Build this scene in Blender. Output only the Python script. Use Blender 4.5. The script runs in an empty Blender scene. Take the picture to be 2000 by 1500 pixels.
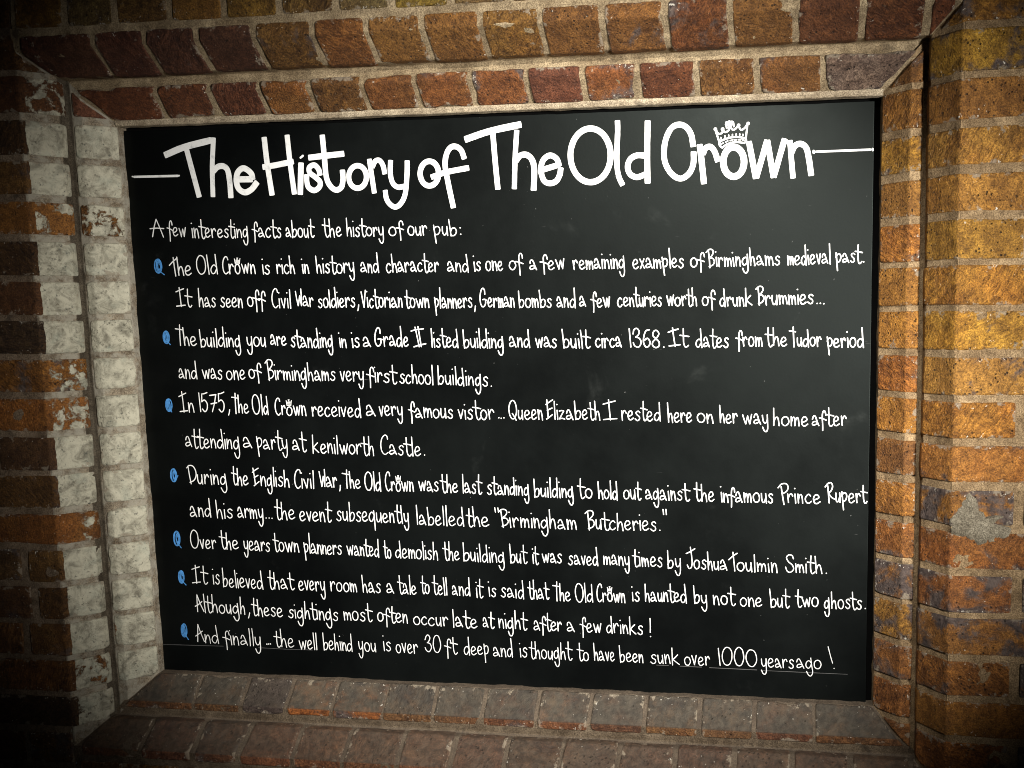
import bpy, math, random
import numpy as np

sc = bpy.context.scene
col = sc.collection
rng = random.Random(7)

# ------------------------------------------------------------------ camera
ZC = 1.5                     # height of the middle of the board
W, H = 1.28, 0.974           # opening of the recess (m)
cam = bpy.data.cameras.new('camera')
cam_ob = bpy.data.objects.new('camera', cam)
col.objects.link(cam_ob)
sc.camera = cam_ob
cam.sensor_width = 36
cam.lens = 1893.66 / 2000 * 36
cam.shift_x = -293.85 / 2000
cam.shift_y = 76.13 / 2000
cam.clip_end = 100
cam.clip_start = 0.05
import mathutils
RM = np.array([[0.98989623, 0.01104925, 0.14136253],
               [0.00614568, 0.99267905, -0.1206256],
               [-0.14166045, 0.12027559, 0.98258135]])   # right, down, forward (x right, y down, z into wall)
def cv(v): return (v[0], v[2], -v[1])
r_, u_, b_ = cv(RM[0]), cv(-RM[1]), cv(-RM[2])
M = mathutils.Matrix(((r_[0], u_[0], b_[0], 0.52303), (r_[1], u_[1], b_[1], -1.57252),
                      (r_[2], u_[2], b_[2], ZC + 0.17032), (0, 0, 0, 1)))
cam_ob.matrix_world = M

# ------------------------------------------------------------------ light
world = bpy.data.worlds.new('World')
sc.world = world
world.use_nodes = True
bg = world.node_tree.nodes['Background']
bg.inputs[0].default_value = (0.75, 0.85, 1.0, 1)
bg.inputs[1].default_value = 0.006

def lamp(name, kind, loc, target, energy, color, **kw):
    d = bpy.data.lights.new(name, kind)
    d.energy = energy
    d.color = color
    for k, v in kw.items(): setattr(d, k, v)
    o = bpy.data.objects.new(name, d)
    col.objects.link(o)
    o.location = loc
    o.rotation_euler = (mathutils.Vector(target) - mathutils.Vector(loc)).to_track_quat('-Z', 'Y').to_euler()
    return o
lamp('added_key_spot', 'SPOT', (0.45, -2.0, ZC + 1.12), (0.12, 0, ZC - 0.04), 275, (1.0, 0.95, 0.87),
     spot_size=math.radians(38.5), spot_blend=.75, shadow_soft_size=0.05)  # unseen spot added as key; narrow cone lets the corners fall dark
lamp('added_side_spot', 'SPOT', (1.75, -2.0, ZC + 0.22), (0.19, 0, ZC + 0.07), 500, (1.0, 0.96, 0.89),
     spot_size=math.radians(37), spot_blend=.8, shadow_soft_size=0.12)  # unseen spot added for light from the right, cone narrowed for falloff

sc.cycles.filter_width = 1.0
vs = sc.view_settings
vs.view_transform = 'Standard'
vs.look = 'None'
vs.exposure = 0
vs.gamma = 1
vs.use_curve_mapping = False

# ------------------------------------------------------------------ noise
def _hash(ix, iy, iz, seed):
    h = (ix * 374761393 + iy * 668265263 + iz * 2147483647 + seed * 1274126177) & 0xFFFFFFFF
    h = ((h ^ (h >> 13)) * 1274126177) & 0xFFFFFFFF
    h = ((h ^ (h >> 15)) * 2246822519) & 0xFFFFFFFF
    return ((h ^ (h >> 16)) & 0xFFFFFF) / float(0xFFFFFF)
def vnoise(p, seed=0):
    i = np.floor(p).astype(np.int64)
    f = p - i
    f = f * f * (3 - 2 * f)
    r = 0
    for dx in (0, 1):
        wx = f[:, 0] if dx else 1 - f[:, 0]
        for dy in (0, 1):
            wy = f[:, 1] if dy else 1 - f[:, 1]
            for dz in (0, 1):
                wz = f[:, 2] if dz else 1 - f[:, 2]
                r = r + wx * wy * wz * _hash(i[:, 0] + dx, i[:, 1] + dy, i[:, 2] + dz, seed)
    return r * 2 - 1
def fbm(p, seed=0, octv=3, gain=0.5):
    a, s, n = 1.0, 0, 0
    for k in range(octv):
        s = s + a * vnoise(p * 2 ** k, seed + k * 17)
        n += a
        a *= gain
    return s / n
def sstep(x, a, b):
    t = np.clip((x - a) / (b - a), 0, 1)
    return t * t * (3 - 2 * t)

# ------------------------------------------------------------------ mesh helpers
class MB:
    """collects grid patches into one mesh with two colour attributes"""
    def __init__(self): self.v, self.f, self.c, self.x, self.n = [], [], [], [], 0
    def grid(self, pos, cl, fx, flip=False):
        ns, nt = pos.shape[:2]
        idx = np.arange(ns * nt).reshape(ns, nt) + self.n
        q = np.stack([idx[:-1, :-1], idx[1:, :-1], idx[1:, 1:], idx[:-1, 1:]], -1).reshape(-1, 4)
        if flip: q = q[:, ::-1]
        self.v.append(pos.reshape(-1, 3)); self.f.append(q)
        self.c.append(cl.reshape(-1, 4)); self.x.append(fx.reshape(-1, 4))
        self.n += ns * nt
    def build(self, name, mat, parent, label=None):
        me = bpy.data.meshes.new(name)
        v = np.concatenate(self.v); q = np.concatenate(self.f)
        me.vertices.add(len(v)); me.vertices.foreach_set('co', v.astype(np.float32).ravel())
        me.loops.add(q.size); me.loops.foreach_set('vertex_index', q.astype(np.int32).ravel())
        me.polygons.add(len(q))
        me.polygons.foreach_set('loop_start', (np.arange(len(q)) * 4).astype(np.int32))
        me.update(calc_edges=True)
        me.polygons.foreach_set('use_smooth', np.ones(len(q), bool))
        for nm, a in (('brick_colour', self.c), ('surface', self.x)):
            at = me.attributes.new(nm, 'FLOAT_COLOR', 'POINT')
            at.data.foreach_set('color', np.concatenate(a).astype(np.float32).ravel())
        me.materials.append(mat)
        me.validate()
        o = bpy.data.objects.new(name, me)
        col.objects.link(o)
        o.parent = parent
        if label: o['label'] = label
        return o

class Prof:
    """cross-section through the splayed surround: (offset from the opening, depth towards the viewer)"""
    def __init__(self, nodes, r=0.0022):
        self.p = np.array(nodes, float)
        d = np.hypot(*np.diff(self.p, axis=0).T)
        self.s = np.concatenate([[0], np.cumsum(d)])
        self.len = self.s[-1]; self.r = r
    def raw(self, S):
        S = np.asarray(S)
        # extrapolate straight beyond both ends
        o = np.interp(S, self.s, self.p[:, 0]); z = np.interp(S, self.s, self.p[:, 1])
        t0 = (self.p[1] - self.p[0]) / self.s[1]; t1 = (self.p[-1] - self.p[-2]) / (self.s[-1] - self.s[-2])
        lo = np.minimum(S, 0); hi = np.maximum(S - self.len, 0)
        return o + lo * t0[0] + hi * t1[0], z + lo * t0[1] + hi * t1[1]
    def at(self, S):
        k = np.linspace(-1, 1, 7) * self.r
        oz = [self.raw(S + u) for u in k]
        o = sum(a for a, _ in oz) / 7; z = sum(b for _, b in oz) / 7
        do = oz[-1][0] - oz[0][0]; dz = oz[-1][1] - oz[0][1]
        L = np.hypot(do, dz) + 1e-9
        return o, z, -dz / L, do / L

def side_pos(side, o, z, t):
    if side == 'L': return np.stack([-(W / 2 + o), -z, t + ZC], -1)
    if side == 'R': return np.stack([(W / 2 + o), -z, t + ZC], -1)
    if side == 'T': return np.stack([t, -z, H / 2 + o + ZC], -1)
    if side == 'B': return np.stack([t, -z, -(H / 2 + o) + ZC], -1)
    return np.stack([o, -z, t + ZC], -1)                      # 'F': o is x on the plain wall
def side_nrm(side, no, nz):
    O = np.zeros_like(no)
    if side == 'L': return np.stack([-no, -nz, O], -1)
    if side == 'R': return np.stack([no, -nz, O], -1)
    if side == 'T': return np.stack([O, -nz, no], -1)
    if side == 'B': return np.stack([O, -nz, -no], -1)
    return np.stack([no, -nz, O], -1)

def lines(a, b, step, fine=True, extra=()):
    L = b - a
    if fine:
        e = [0, .0009, .002, .0034, .0052, .0078]
        e = [x for x in e if x < L * .4]
        n = max(2, int(round((L - 2 * e[-1]) / step)) + 1)
        m = list(np.linspace(a + e[-1], b - e[-1], n))
        g = [a + x for x in e[:-1]] + m + [b - x for x in e[:-1]][::-1]
    else:
        g = list(np.linspace(a, b, max(2, int(round(L / step)) + 1)))
    g += [x for x in extra if a + .003 < x < b - .003]
    return np.array(sorted(set(np.round(g, 6))))

bid = [0]
def brick(mb, side, prof, s0, s1, t0, t1, colr, burn=0.0, wash=0.0, dust=0.0, rough=1.0,
          step=.0045, fine=True, proud=0.0, tilt=0.0, chip=1.0, warp=1.0, corner=.0018):
    """one brick: a sheet over the profile whose edges round over and sink below the mortar.
    t0 / t1 are numbers or functions of the offset o (mitred ends)"""
    bid[0] += 1
    sd = bid[0]
    S = lines(s0, s1, step, fine, [x for k in prof.s[1:-1] for x in (k - .003, k - .0012, k + .0012, k + .003)])
    o, z, no, nz = prof.at(S)
    A = t0(o) if callable(t0) else np.full_like(o, t0)
    B = t1(o) if callable(t1) else np.full_like(o, t1)
    Lm = float(np.mean(B - A))
    if Lm < .012: return
    U = lines(0, Lm, step, fine) / Lm
    T = A[:, None] + (B - A)[:, None] * U[None]
    Tl = (B - A)[:, None]
    sh = T.shape
    e_t = np.minimum(U[None] * Tl, (1 - U[None]) * Tl)
    e_s = np.broadcast_to(np.minimum(S - s0, s1 - S)[:, None], sh)
    Pw = side_pos(side, np.broadcast_to(o[:, None], sh), np.broadcast_to(z[:, None], sh), T).reshape(-1, 3)
    T = T + .0021 * warp * fbm(Pw * np.array([11, 3, 11.]), 77, 2).reshape(sh)
    o2 = np.broadcast_to(o[:, None], sh); z2 = np.broadcast_to(z[:, None], sh)
    P = side_pos(side, o2, z2, T)
    N = side_nrm(side, np.broadcast_to(no[:, None], sh), np.broadcast_to(nz[:, None], sh))
    q = P.reshape(-1, 3) + np.array([sd * .37, sd * .11, 0])
    n1 = fbm(q * 45, 3, 3).reshape(sh); n2 = fbm(q * 140, 9, 2).reshape(sh); n3 = fbm(q * 22, 21, 2).reshape(sh)
    k = corner
    e = -k * np.log(np.exp(-e_s / k) + np.exp(-e_t / k))          # soft corner
    e = e - .0007 * (1 + n1) * chip - .010 * chip * np.clip(n3 - .30, 0, 1) - .0007 * n2
    r = .0024
    x = np.clip(e, 0, r)
    drop = r - np.sqrt(np.maximum(r * r - (r - x) ** 2, 0))
    drop = drop + np.maximum(-e, 0) * 2.2
    border = np.zeros(sh, bool); border[0] = border[-1] = True; border[:, 0] = border[:, -1] = True
    drop = np.where(border, drop + .010, drop)
    h = proud - drop + rough * (.0011 * n3 + .0008 * n1 + .00045 * n2) + tilt * (U[None] - .5) * .01
    P = P + N * h[..., None]
    c = np.zeros(sh + (4,)); c[..., :3] = colr; c[..., 3] = burn
    fx = np.zeros(sh + (4,)); fx[..., 0] = wash
    fx[..., 1] = dust * sstep(N[..., 2], .2, .6)
    fx[..., 2] = np.clip(e / .014, 0, 1); fx[..., 3] = (sd * .6180339) % 1
    mb.grid(P, c, fx, side in 'LT')

def sheet(mb, side, prof, s0, s1, t0, t1, off, colr, step=.007, amp=.0011, wash=0.0, dust=0.0, seed=5, groove=None):
    """mortar: the same surface, a little lower and lumpy"""
    S = lines(s0, s1, min(step, .005), False, [x for k in prof.s[1:-1] for x in (k - .0028, k - .0012, k, k + .0012, k + .0028)]) if side != 'F' else lines(s0, s1, step, False)
    o, z, no, nz = prof.at(S)
    A = t0(o) if callable(t0) else np.full_like(o, t0)
    B = t1(o) if callable(t1) else np.full_like(o, t1)
    U = np.linspace(0, 1, max(2, int(np.mean(B - A) / step) + 1))
    T = A[:, None] + (B - A)[:, None] * U[None]
    sh = T.shape
    bc = lambda a: np.broadcast_to(a[:, None], sh)
    P = side_pos(side, bc(o), bc(z), T); N = side_nrm(side, bc(no), bc(nz))
    q = P.reshape(-1, 3)
    h = off + amp * (fbm(q * 30, seed, 3) * 1.9 + .8 * fbm(q * 120, seed + 3, 2)).reshape(sh)
    P = P + N * h[..., None]
    c = np.zeros(sh + (4,)); c[..., :3] = colr
    fx = np.zeros(sh + (4,)); fx[..., 0] = wash; fx[..., 1] = dust * sstep(N[..., 2], .2, .6)
    if groove:           # mortar darker and unwashed in the groove between the two steps
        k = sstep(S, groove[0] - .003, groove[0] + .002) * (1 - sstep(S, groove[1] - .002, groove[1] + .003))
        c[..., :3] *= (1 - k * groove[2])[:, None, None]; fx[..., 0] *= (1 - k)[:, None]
    mb.grid(P, c, fx, side in 'LT')

# ------------------------------------------------------------------ materials
class NT:
    def __init__(self, name):
        self.m = bpy.data.materials.new(name); self.m.use_nodes = True
        self.t = self.m.node_tree
        self.b = self.t.nodes['Principled BSDF']
    def n(self, typ, **kw):
        x = self.t.nodes.new(typ)
        for k, v in kw.items(): setattr(x, k, v)
        return x
    def l(self, a, b): self.t.links.new(a, b)
    def set(self, sock, v):
        if hasattr(v, 'is_output') or isinstance(v, bpy.types.NodeSocket): self.l(v, sock)
        else: sock.default_value = v
    def math(self, op, a, b=0.0, clamp=False):
        x = self.n('ShaderNodeMath', operation=op, use_clamp=clamp)
        self.set(x.inputs[0], a); self.set(x.inputs[1], b)
        return x.outputs[0]
    def mix(self, f, a, b, mode='MIX'):
        x = self.n('ShaderNodeMix', data_type='RGBA', blend_type=mode)
        self.set(x.inputs[0], f)
        for s, v in ((x.inputs[6], a), (x.inputs[7], b)):
            self.set(s, v if not isinstance(v, tuple) else (*v, 1))
        return x.outputs[2]
    def ramp(self, f, a, b, lo=0.0, hi=1.0):
        x = self.n('ShaderNodeMapRange', interpolation_type='SMOOTHSTEP')
        self.set(x.inputs[0], f)
        for i, v in zip((1, 2, 3, 4), (a, b, lo, hi)): x.inputs[i].default_value = v
        return x.outputs[0]
    def noise(self, vec, scale, detail=4, rough=.55, dist=0.0):
        x = self.n('ShaderNodeTexNoise')
        self.l(vec, x.inputs['Vector']); x.inputs['Scale'].default_value = scale
        x.inputs['Detail'].default_value = detail; x.inputs['Roughness'].default_value = rough
        x.inputs['Distortion'].default_value = dist
        return x.outputs[0]
    def attr(self, nm):
        x = self.n('ShaderNodeAttribute', attribute_name=nm)
        s = self.n('ShaderNodeSeparateColor'); self.l(x.outputs['Color'], s.inputs[0])
        return x.outputs['Color'], s.outputs, x.outputs['Alpha']
    def bump(self, h, strength, dist):
        x = self.n('ShaderNodeBump'); x.inputs['Strength'].default_value = strength
        x.inputs['Distance'].default_value = dist
        self.l(h, x.inputs['Height'])
        return x

def brick_material():
    m = NT('fired brick')
    geo = m.n('ShaderNodeTexCoord').outputs['Object']
    c, _, burn = m.attr('brick_colour')
    _, fx, rnd = m.attr('surface')
    wash, dust, edge = fx[0], fx[1], fx[2]
    off = m.n('ShaderNodeCombineXYZ')
    m.l(m.math('MULTIPLY', rnd, 9.0), off.inputs[0]); m.l(m.math('MULTIPLY', rnd, 5.0), off.inputs[2])
    va = m.n('ShaderNodeVectorMath', operation='ADD'); m.l(geo, va.inputs[0]); m.l(off.outputs[0], va.inputs[1])
    v = va.outputs[0]
    big = m.noise(v, 26, 5, .6); mid = m.noise(v, 90, 5, .65, .4); fin = m.noise(v, 420, 4, .7)
    # drag marks across the face
    vr = m.n('ShaderNodeVectorRotate', rotation_type='Y_AXIS'); m.l(v, vr.inputs['Vector'])
    m.l(m.math('MULTIPLY', rnd, 11.0), vr.inputs['Angle'])
    mp = m.n('ShaderNodeMapping'); m.l(vr.outputs[0], mp.inputs[0])
    mp.inputs['Scale'].default_value = (60, 120, 190)
    drag = m.noise(mp.outputs[0], 1.0, 4, .65, .6)
    base = m.mix(1.0, c, m.mix(m.ramp(big, .3, .7), (.74, .69, .65), (1.2, 1.18, 1.1)), 'MULTIPLY')
    base = m.mix(1.0, base, m.mix(m.ramp(mid, .32, .68), (.68, .65, .63), (1.25, 1.25, 1.2)), 'MULTIPLY')
    r2 = m.math('FRACT', m.math('MULTIPLY', rnd, 7.31)); r3 = m.math('FRACT', m.math('MULTIPLY', rnd, 13.7))
    base = m.mix(m.ramp(r2, .1, .9, .25, 1.0), base, m.mix(1.0, base, m.mix(m.ramp(drag, .3, .7), (.60, .56, .53), (1.30, 1.32, 1.22)), 'MULTIPLY'))
    # the core of the face fired redder or yellower than its rim
    core = m.math('MULTIPLY', m.ramp(m.noise(v, 9, 3, .6, .3), .42, .62), .55)
    base = m.mix(core, base, m.mix(1.0, base, m.mix(r3, (1.16, .92, .80), (1.02, 1.05, .95)), 'MULTIPLY'))
    base = m.mix(1.0, base, m.mix(m.ramp(fin, .35, .65), (.55, .53, .52), (1.4, 1.4, 1.38)), 'MULTIPLY')
    # over-fired purple grey clouds
    bn = m.math('ADD', m.noise(v, 19, 5, .66, .4), m.math('MULTIPLY', m.math('SUBTRACT', burn, .5), .62))
    bn = m.math('ADD', bn, m.math('MULTIPLY', m.math('MULTIPLY', m.math('SUBTRACT', 1.0, edge), burn), .11))
    base = m.mix(m.ramp(bn, .52, .66), base, m.mix(m.ramp(mid, .3, .7), (.040, .029, .027), (.125, .092, .078)))
    # pits
    vo = m.n('ShaderNodeTexVoronoi'); m.l(v, vo.inputs['Vector']); vo.inputs['Scale'].default_value = 130
    pit = m.math('MULTIPLY', m.ramp(vo.outputs['Distance'], .13, .24, 1, 0), m.ramp(m.math('ADD', m.noise(v, 55, 2), m.math('MULTIPLY', m.math('SUBTRACT', r3, .5), .25)), .50, .62))
    base = m.mix(m.math('MULTIPLY', pit, .75), base, (.02, .014, .01))
    # limewash left on the reveal, worn through in places
    wn = m.math('ADD', m.noise(v, 38, 6, .68, .3), m.math('MULTIPLY', m.math('SUBTRACT', wash, .5), .8))
    wn = m.math('MULTIPLY', m.ramp(wn, .50, .57), m.ramp(wash, .02, .1))
    stain = m.noise(v, 46, 7, .74, .6)
    wcol = m.mix(m.ramp(stain, .30, .62), (.19, .175, .13), (.58, .55, .425))
    wcol = m.mix(m.ramp(m.noise(v, 135, 5, .75), .57, .68), wcol, (.11, .11, .088))
    wcol = m.mix(m.math('MULTIPLY', m.ramp(big, .5, .7), .35), wcol, (.40, .44, .36))
    base = m.mix(wn, base, wcol)
    # settled dust
    dn = m.math('MULTIPLY', dust, m.ramp(m.noise(v, 34, 6, .7), .25, .6, .72, 1.08), True)
    dcol = m.mix(m.ramp(mid, .3, .7), (.045, .038, .029), (.090, .075, .056))
    dcol = m.mix(m.math('MULTIPLY', m.ramp(m.noise(v, 13, 5, .65, .5), .5, .72), .7), dcol, (.036, .031, .028))
    dcol = m.mix(m.math('MULTIPLY', m.ramp(m.noise(v, 19, 4, .6), .56, .72), .55), dcol, (.14, .098, .062))
    base = m.mix(dn, base, dcol)
    # mortar smears and lime flecks, most near the arrises
    sm = m.math('ADD', m.noise(v, 48, 6, .7, .2), m.math('MULTIPLY', m.math('SUBTRACT', 1.0, edge), .16))
    base = m.mix(m.math('MULTIPLY', m.ramp(sm, .67, .74), .75), base, (.30, .25, .185))
    fl = m.math('ADD', m.noise(v, 210, 3, .6), m.math('MULTIPLY', m.math('SUBTRACT', 1.0, edge), .075))
    fl = m.math('ADD', fl, m.math('MULTIPLY', m.ramp(bn, .52, .66), .03))
    fl = m.math('MULTIPLY', m.ramp(fl, .71, .735), m.ramp(m.noise(v, 30, 2), .43, .58))
    base = m.mix(fl, base, (.62, .58, .5))
    m.l(base, m.b.inputs['Base Color'])
    m.b.inputs['Roughness'].default_value = .72
    m.b.inputs['Specular IOR Level'].default_value = .35
    h = m.math('ADD', m.math('MULTIPLY', drag, m.ramp(r2, .1, .9, .35, 1.2)), m.math('MULTIPLY', fin, .5))
    h = m.math('ADD', h, m.math('MULTIPLY', mid, .8))
    h = m.math('SUBTRACT', h, m.math('MULTIPLY', pit, .9))
    h = m.math('SUBTRACT', m.math('MULTIPLY', h, m.ramp(wn, 0, 1, 1, .55)), 0.0)
    h = m.math('ADD', h, m.math('MULTIPLY', wn, .25))
    h = m.math('MULTIPLY', h, m.ramp(dust, 0, 1, 1, .5))
    m.l(m.bump(h, 1.0, .0042).outputs[0], m.b.inputs['Normal'])
    return m.m

def mortar_material():
    m = NT('lime mortar')
    v = m.n('ShaderNodeTexCoord').outputs['Object']
    c, _, _ = m.attr('brick_colour')
    _, fx, _ = m.attr('surface')
    big = m.noise(v, 16, 5, .6); mid = m.noise(v, 75, 5, .65); fin = m.noise(v, 520, 4, .75)
    base = m.mix(1.0, c, m.mix(m.ramp(big, .3, .7), (.68, .64, .6), (1.2, 1.2, 1.2)), 'MULTIPLY')
    base = m.mix(1.0, base, m.mix(m.ramp(mid, .3, .7), (.72, .7, .68), (1.2, 1.2, 1.18)), 'MULTIPLY')
    base = m.mix(1.0, base, m.mix(m.ramp(fin, .35, .65), (.5, .48, .46), (1.36, 1.36, 1.34)), 'MULTIPLY')
    base = m.mix(m.math('MULTIPLY', m.ramp(m.noise(v, 27, 5, .7, .4), .58, .7), .6), base, (.055, .043, .033))
    wn = m.math('MULTIPLY', m.ramp(m.noise(v, 40, 6, .7), .40, .60), m.math('MULTIPLY', fx[0], .75))
    base = m.mix(wn, base, (.46, .43, .35))
    base = m.mix(m.math('MULTIPLY', fx[1], .5), base, (.15, .125, .105))
    m.l(base, m.b.inputs['Base Color'])
    m.b.inputs['Roughness'].default_value = .92
    m.b.inputs['Specular IOR Level'].default_value = .2
    h = m.math('ADD', m.math('MULTIPLY', fin, .7), m.math('MULTIPLY', mid, .8))
    m.l(m.bump(h, .95, .0032).outputs[0], m.b.inputs['Normal'])
    return m.m

def board_material():
    m = NT('blackboard paint')
    v = m.n('ShaderNodeTexCoord').outputs['Object']
    big = m.noise(v, 3.5, 5, .6); mid = m.noise(v, 24, 5, .65); fin = m.noise(v, 260, 3, .6)
    base = m.mix(m.ramp(big, .35, .7), (.0012, .0014, .0016), (.0026, .0032, .0033))
    # rubbed chalk clouds, dust specks
    cl = m.math('MULTIPLY', m.ramp(m.noise(v, 9, 5, .62, .4), .62, .8), m.ramp(mid, .35, .75))
    base = m.mix(m.math('MULTIPLY', cl, .55), base, (.040, .043, .041))
    sp = m.math('MULTIPLY', m.ramp(m.noise(v, 165, 2, .5), .735, .775), m.ramp(m.noise(v, 7, 2), .47, .6))
    base = m.mix(m.math('MULTIPLY', sp, .35), base, (.35, .35, .34))
    mp = m.n('ShaderNodeMapping'); m.l(v, mp.inputs[0]); mp.inputs['Scale'].default_value = (22, 22, 240)
    mp.inputs['Rotation'].default_value = (0, .5, 0)
    sc_ = m.math('MULTIPLY', m.ramp(m.noise(mp.outputs[0], 1, 2, .5), .735, .76), m.ramp(m.noise(v, 11, 2), .55, .68))
    base = m.mix(m.math('MULTIPLY', sc_, .5), base, (.16, .16, .155))
    m.l(base, m.b.inputs['Base Color'])
    r = m.math('ADD', m.ramp(big, .3, .7, .40, .52), m.math('MULTIPLY', m.math('SUBTRACT', mid, .5), .12))
    m.l(r, m.b.inputs['Roughness'])
    m.b.inputs['Specular IOR Level'].default_value = .17
    m.b.inputs['Specular Tint'].default_value = (.86, 1.0, .94, 1)
    h = m.math('ADD', m.math('MULTIPLY', mid, .5), m.math('MULTIPLY', fin, .25))
    m.l(m.bump(h, .35, .0006).outputs[0], m.b.inputs['Normal'])
    return m.m

def plain(name, c, rough, var=.12, scale=120, spec=.5):
    m = NT(name)
    m.b.inputs['Specular IOR Level'].default_value = spec
    v = m.n('ShaderNodeTexCoord').outputs['Object']
    n = m.noise(v, scale, 4, .6)
    a = tuple(x * (1 - var) for x in c); b = tuple(min(1, x * (1 + var)) for x in c)
    m.l(m.mix(m.ramp(n, .3, .7), a, b), m.b.inputs['Base Color'])
    m.b.inputs['Roughness'].default_value = rough
    return m.m

BRICK = brick_material(); MORTAR = mortar_material(); BOARD = board_material()
def ink_material():
    m = NT('white paint pen')
    v = m.n('ShaderNodeTexCoord').outputs['Object']
    a = m.ramp(m.noise(v, 70, 5, .65), .3, .5); b = m.ramp(m.noise(v, 700, 2, .6), .25, .5, .75, 1)
    m.l(m.mix(m.math('MULTIPLY', a, b), (.60, .61, .61), (.88, .89, .88)), m.b.inputs['Base Color'])
    m.b.inputs['Roughness'].default_value = .55
    return m.m
INK = ink_material()
INK_THIN = plain('faint white pen', (.095, .095, .095), .6, .3, 40)
BLUE = plain('blue chalk pen', (.065, .25, .58), .6, .3, 200)
DARK = plain('gap shade black', (.003, .003, .003), .95, spec=.05)  # shade of the gap round the board, put in as black colour

# ------------------------------------------------------------------ the brick wall
wall = bpy.data.objects.new('brick_wall', None)
col.objects.link(wall)
wall.location = (0, 0, 0)
wall['label'] = 'old brick wall with a stepped splayed recess framing the blackboard'
wall['category'] = 'wall'
wall['kind'] = 'thing'

ROW0, PITCH, BH = .4305, .066, .0565          # bottom of course 0, course pitch, brick height
def row(k): b = ROW0 - PITCH * k; return b, b + BH
ZF = .102                                     # wall face
E_O = .1055                                   # arris of the outer splay
def J(a): return rng.uniform(-a, a)
def mixc(a, b, t): return tuple(x + (y - x) * t for x, y in zip(a, b))
def vary(c, s=.18):
    k = 1 + J(s)
    return tuple(max(.004, x * k * (1 + J(.07))) for x in c)

OCHRE = [(.30, .155, .026), (.27, .13, .026), (.25, .112, .026), (.27, .143, .032), (.21, .10, .030)]
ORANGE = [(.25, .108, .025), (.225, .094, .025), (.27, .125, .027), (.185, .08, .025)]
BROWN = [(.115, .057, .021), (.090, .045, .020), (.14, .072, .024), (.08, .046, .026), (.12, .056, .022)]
RED = [(.150, .058, .020), (.13, .049, .018), (.165, .070, .022), (.105, .038, .016), (.145, .064, .021)]
OLIVE = [(.17, .105, .024), (.14, .08, .024), (.19, .115, .022), (.12, .083, .034)]
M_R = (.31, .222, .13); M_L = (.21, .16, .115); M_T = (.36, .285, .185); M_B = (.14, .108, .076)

def profiles(side):
    c, d = (.0605, .0655) if side == 'R' else (.0555, .069) if side in 'TB' else (.0575, .0675)
    s0 = .0055 if side == 'T' else .001
    inner = Prof([(s0, .007 + s0 * .9), (.0415, .0445), (c, .0445)])
    outer = Prof([(d, .040), (d + .0005, .059), (E_O, ZF), (E_O + .6, ZF)])
    gz = {'R': .040, 'T': .036}.get(side, .043)
    mort = Prof([(-.0005, -.014), (.0008, .006), (.0415, .0445), (c + .002, gz + .0015), (d - .001, gz), (d, .058), (E_O, ZF), (E_O + .6, ZF)], .0015)
    if side in 'TB': inner.r = outer.r = .0024
    return inner, outer, mort

face_prof = Prof([(-5, ZF), (5, ZF)])
def face(mb, x0, x1, z0, z1, colr, **kw):
    brick(mb, 'F', face_prof, x0 + 5, x1 + 5, z0, z1, colr, **kw)

mortars = []
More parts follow.
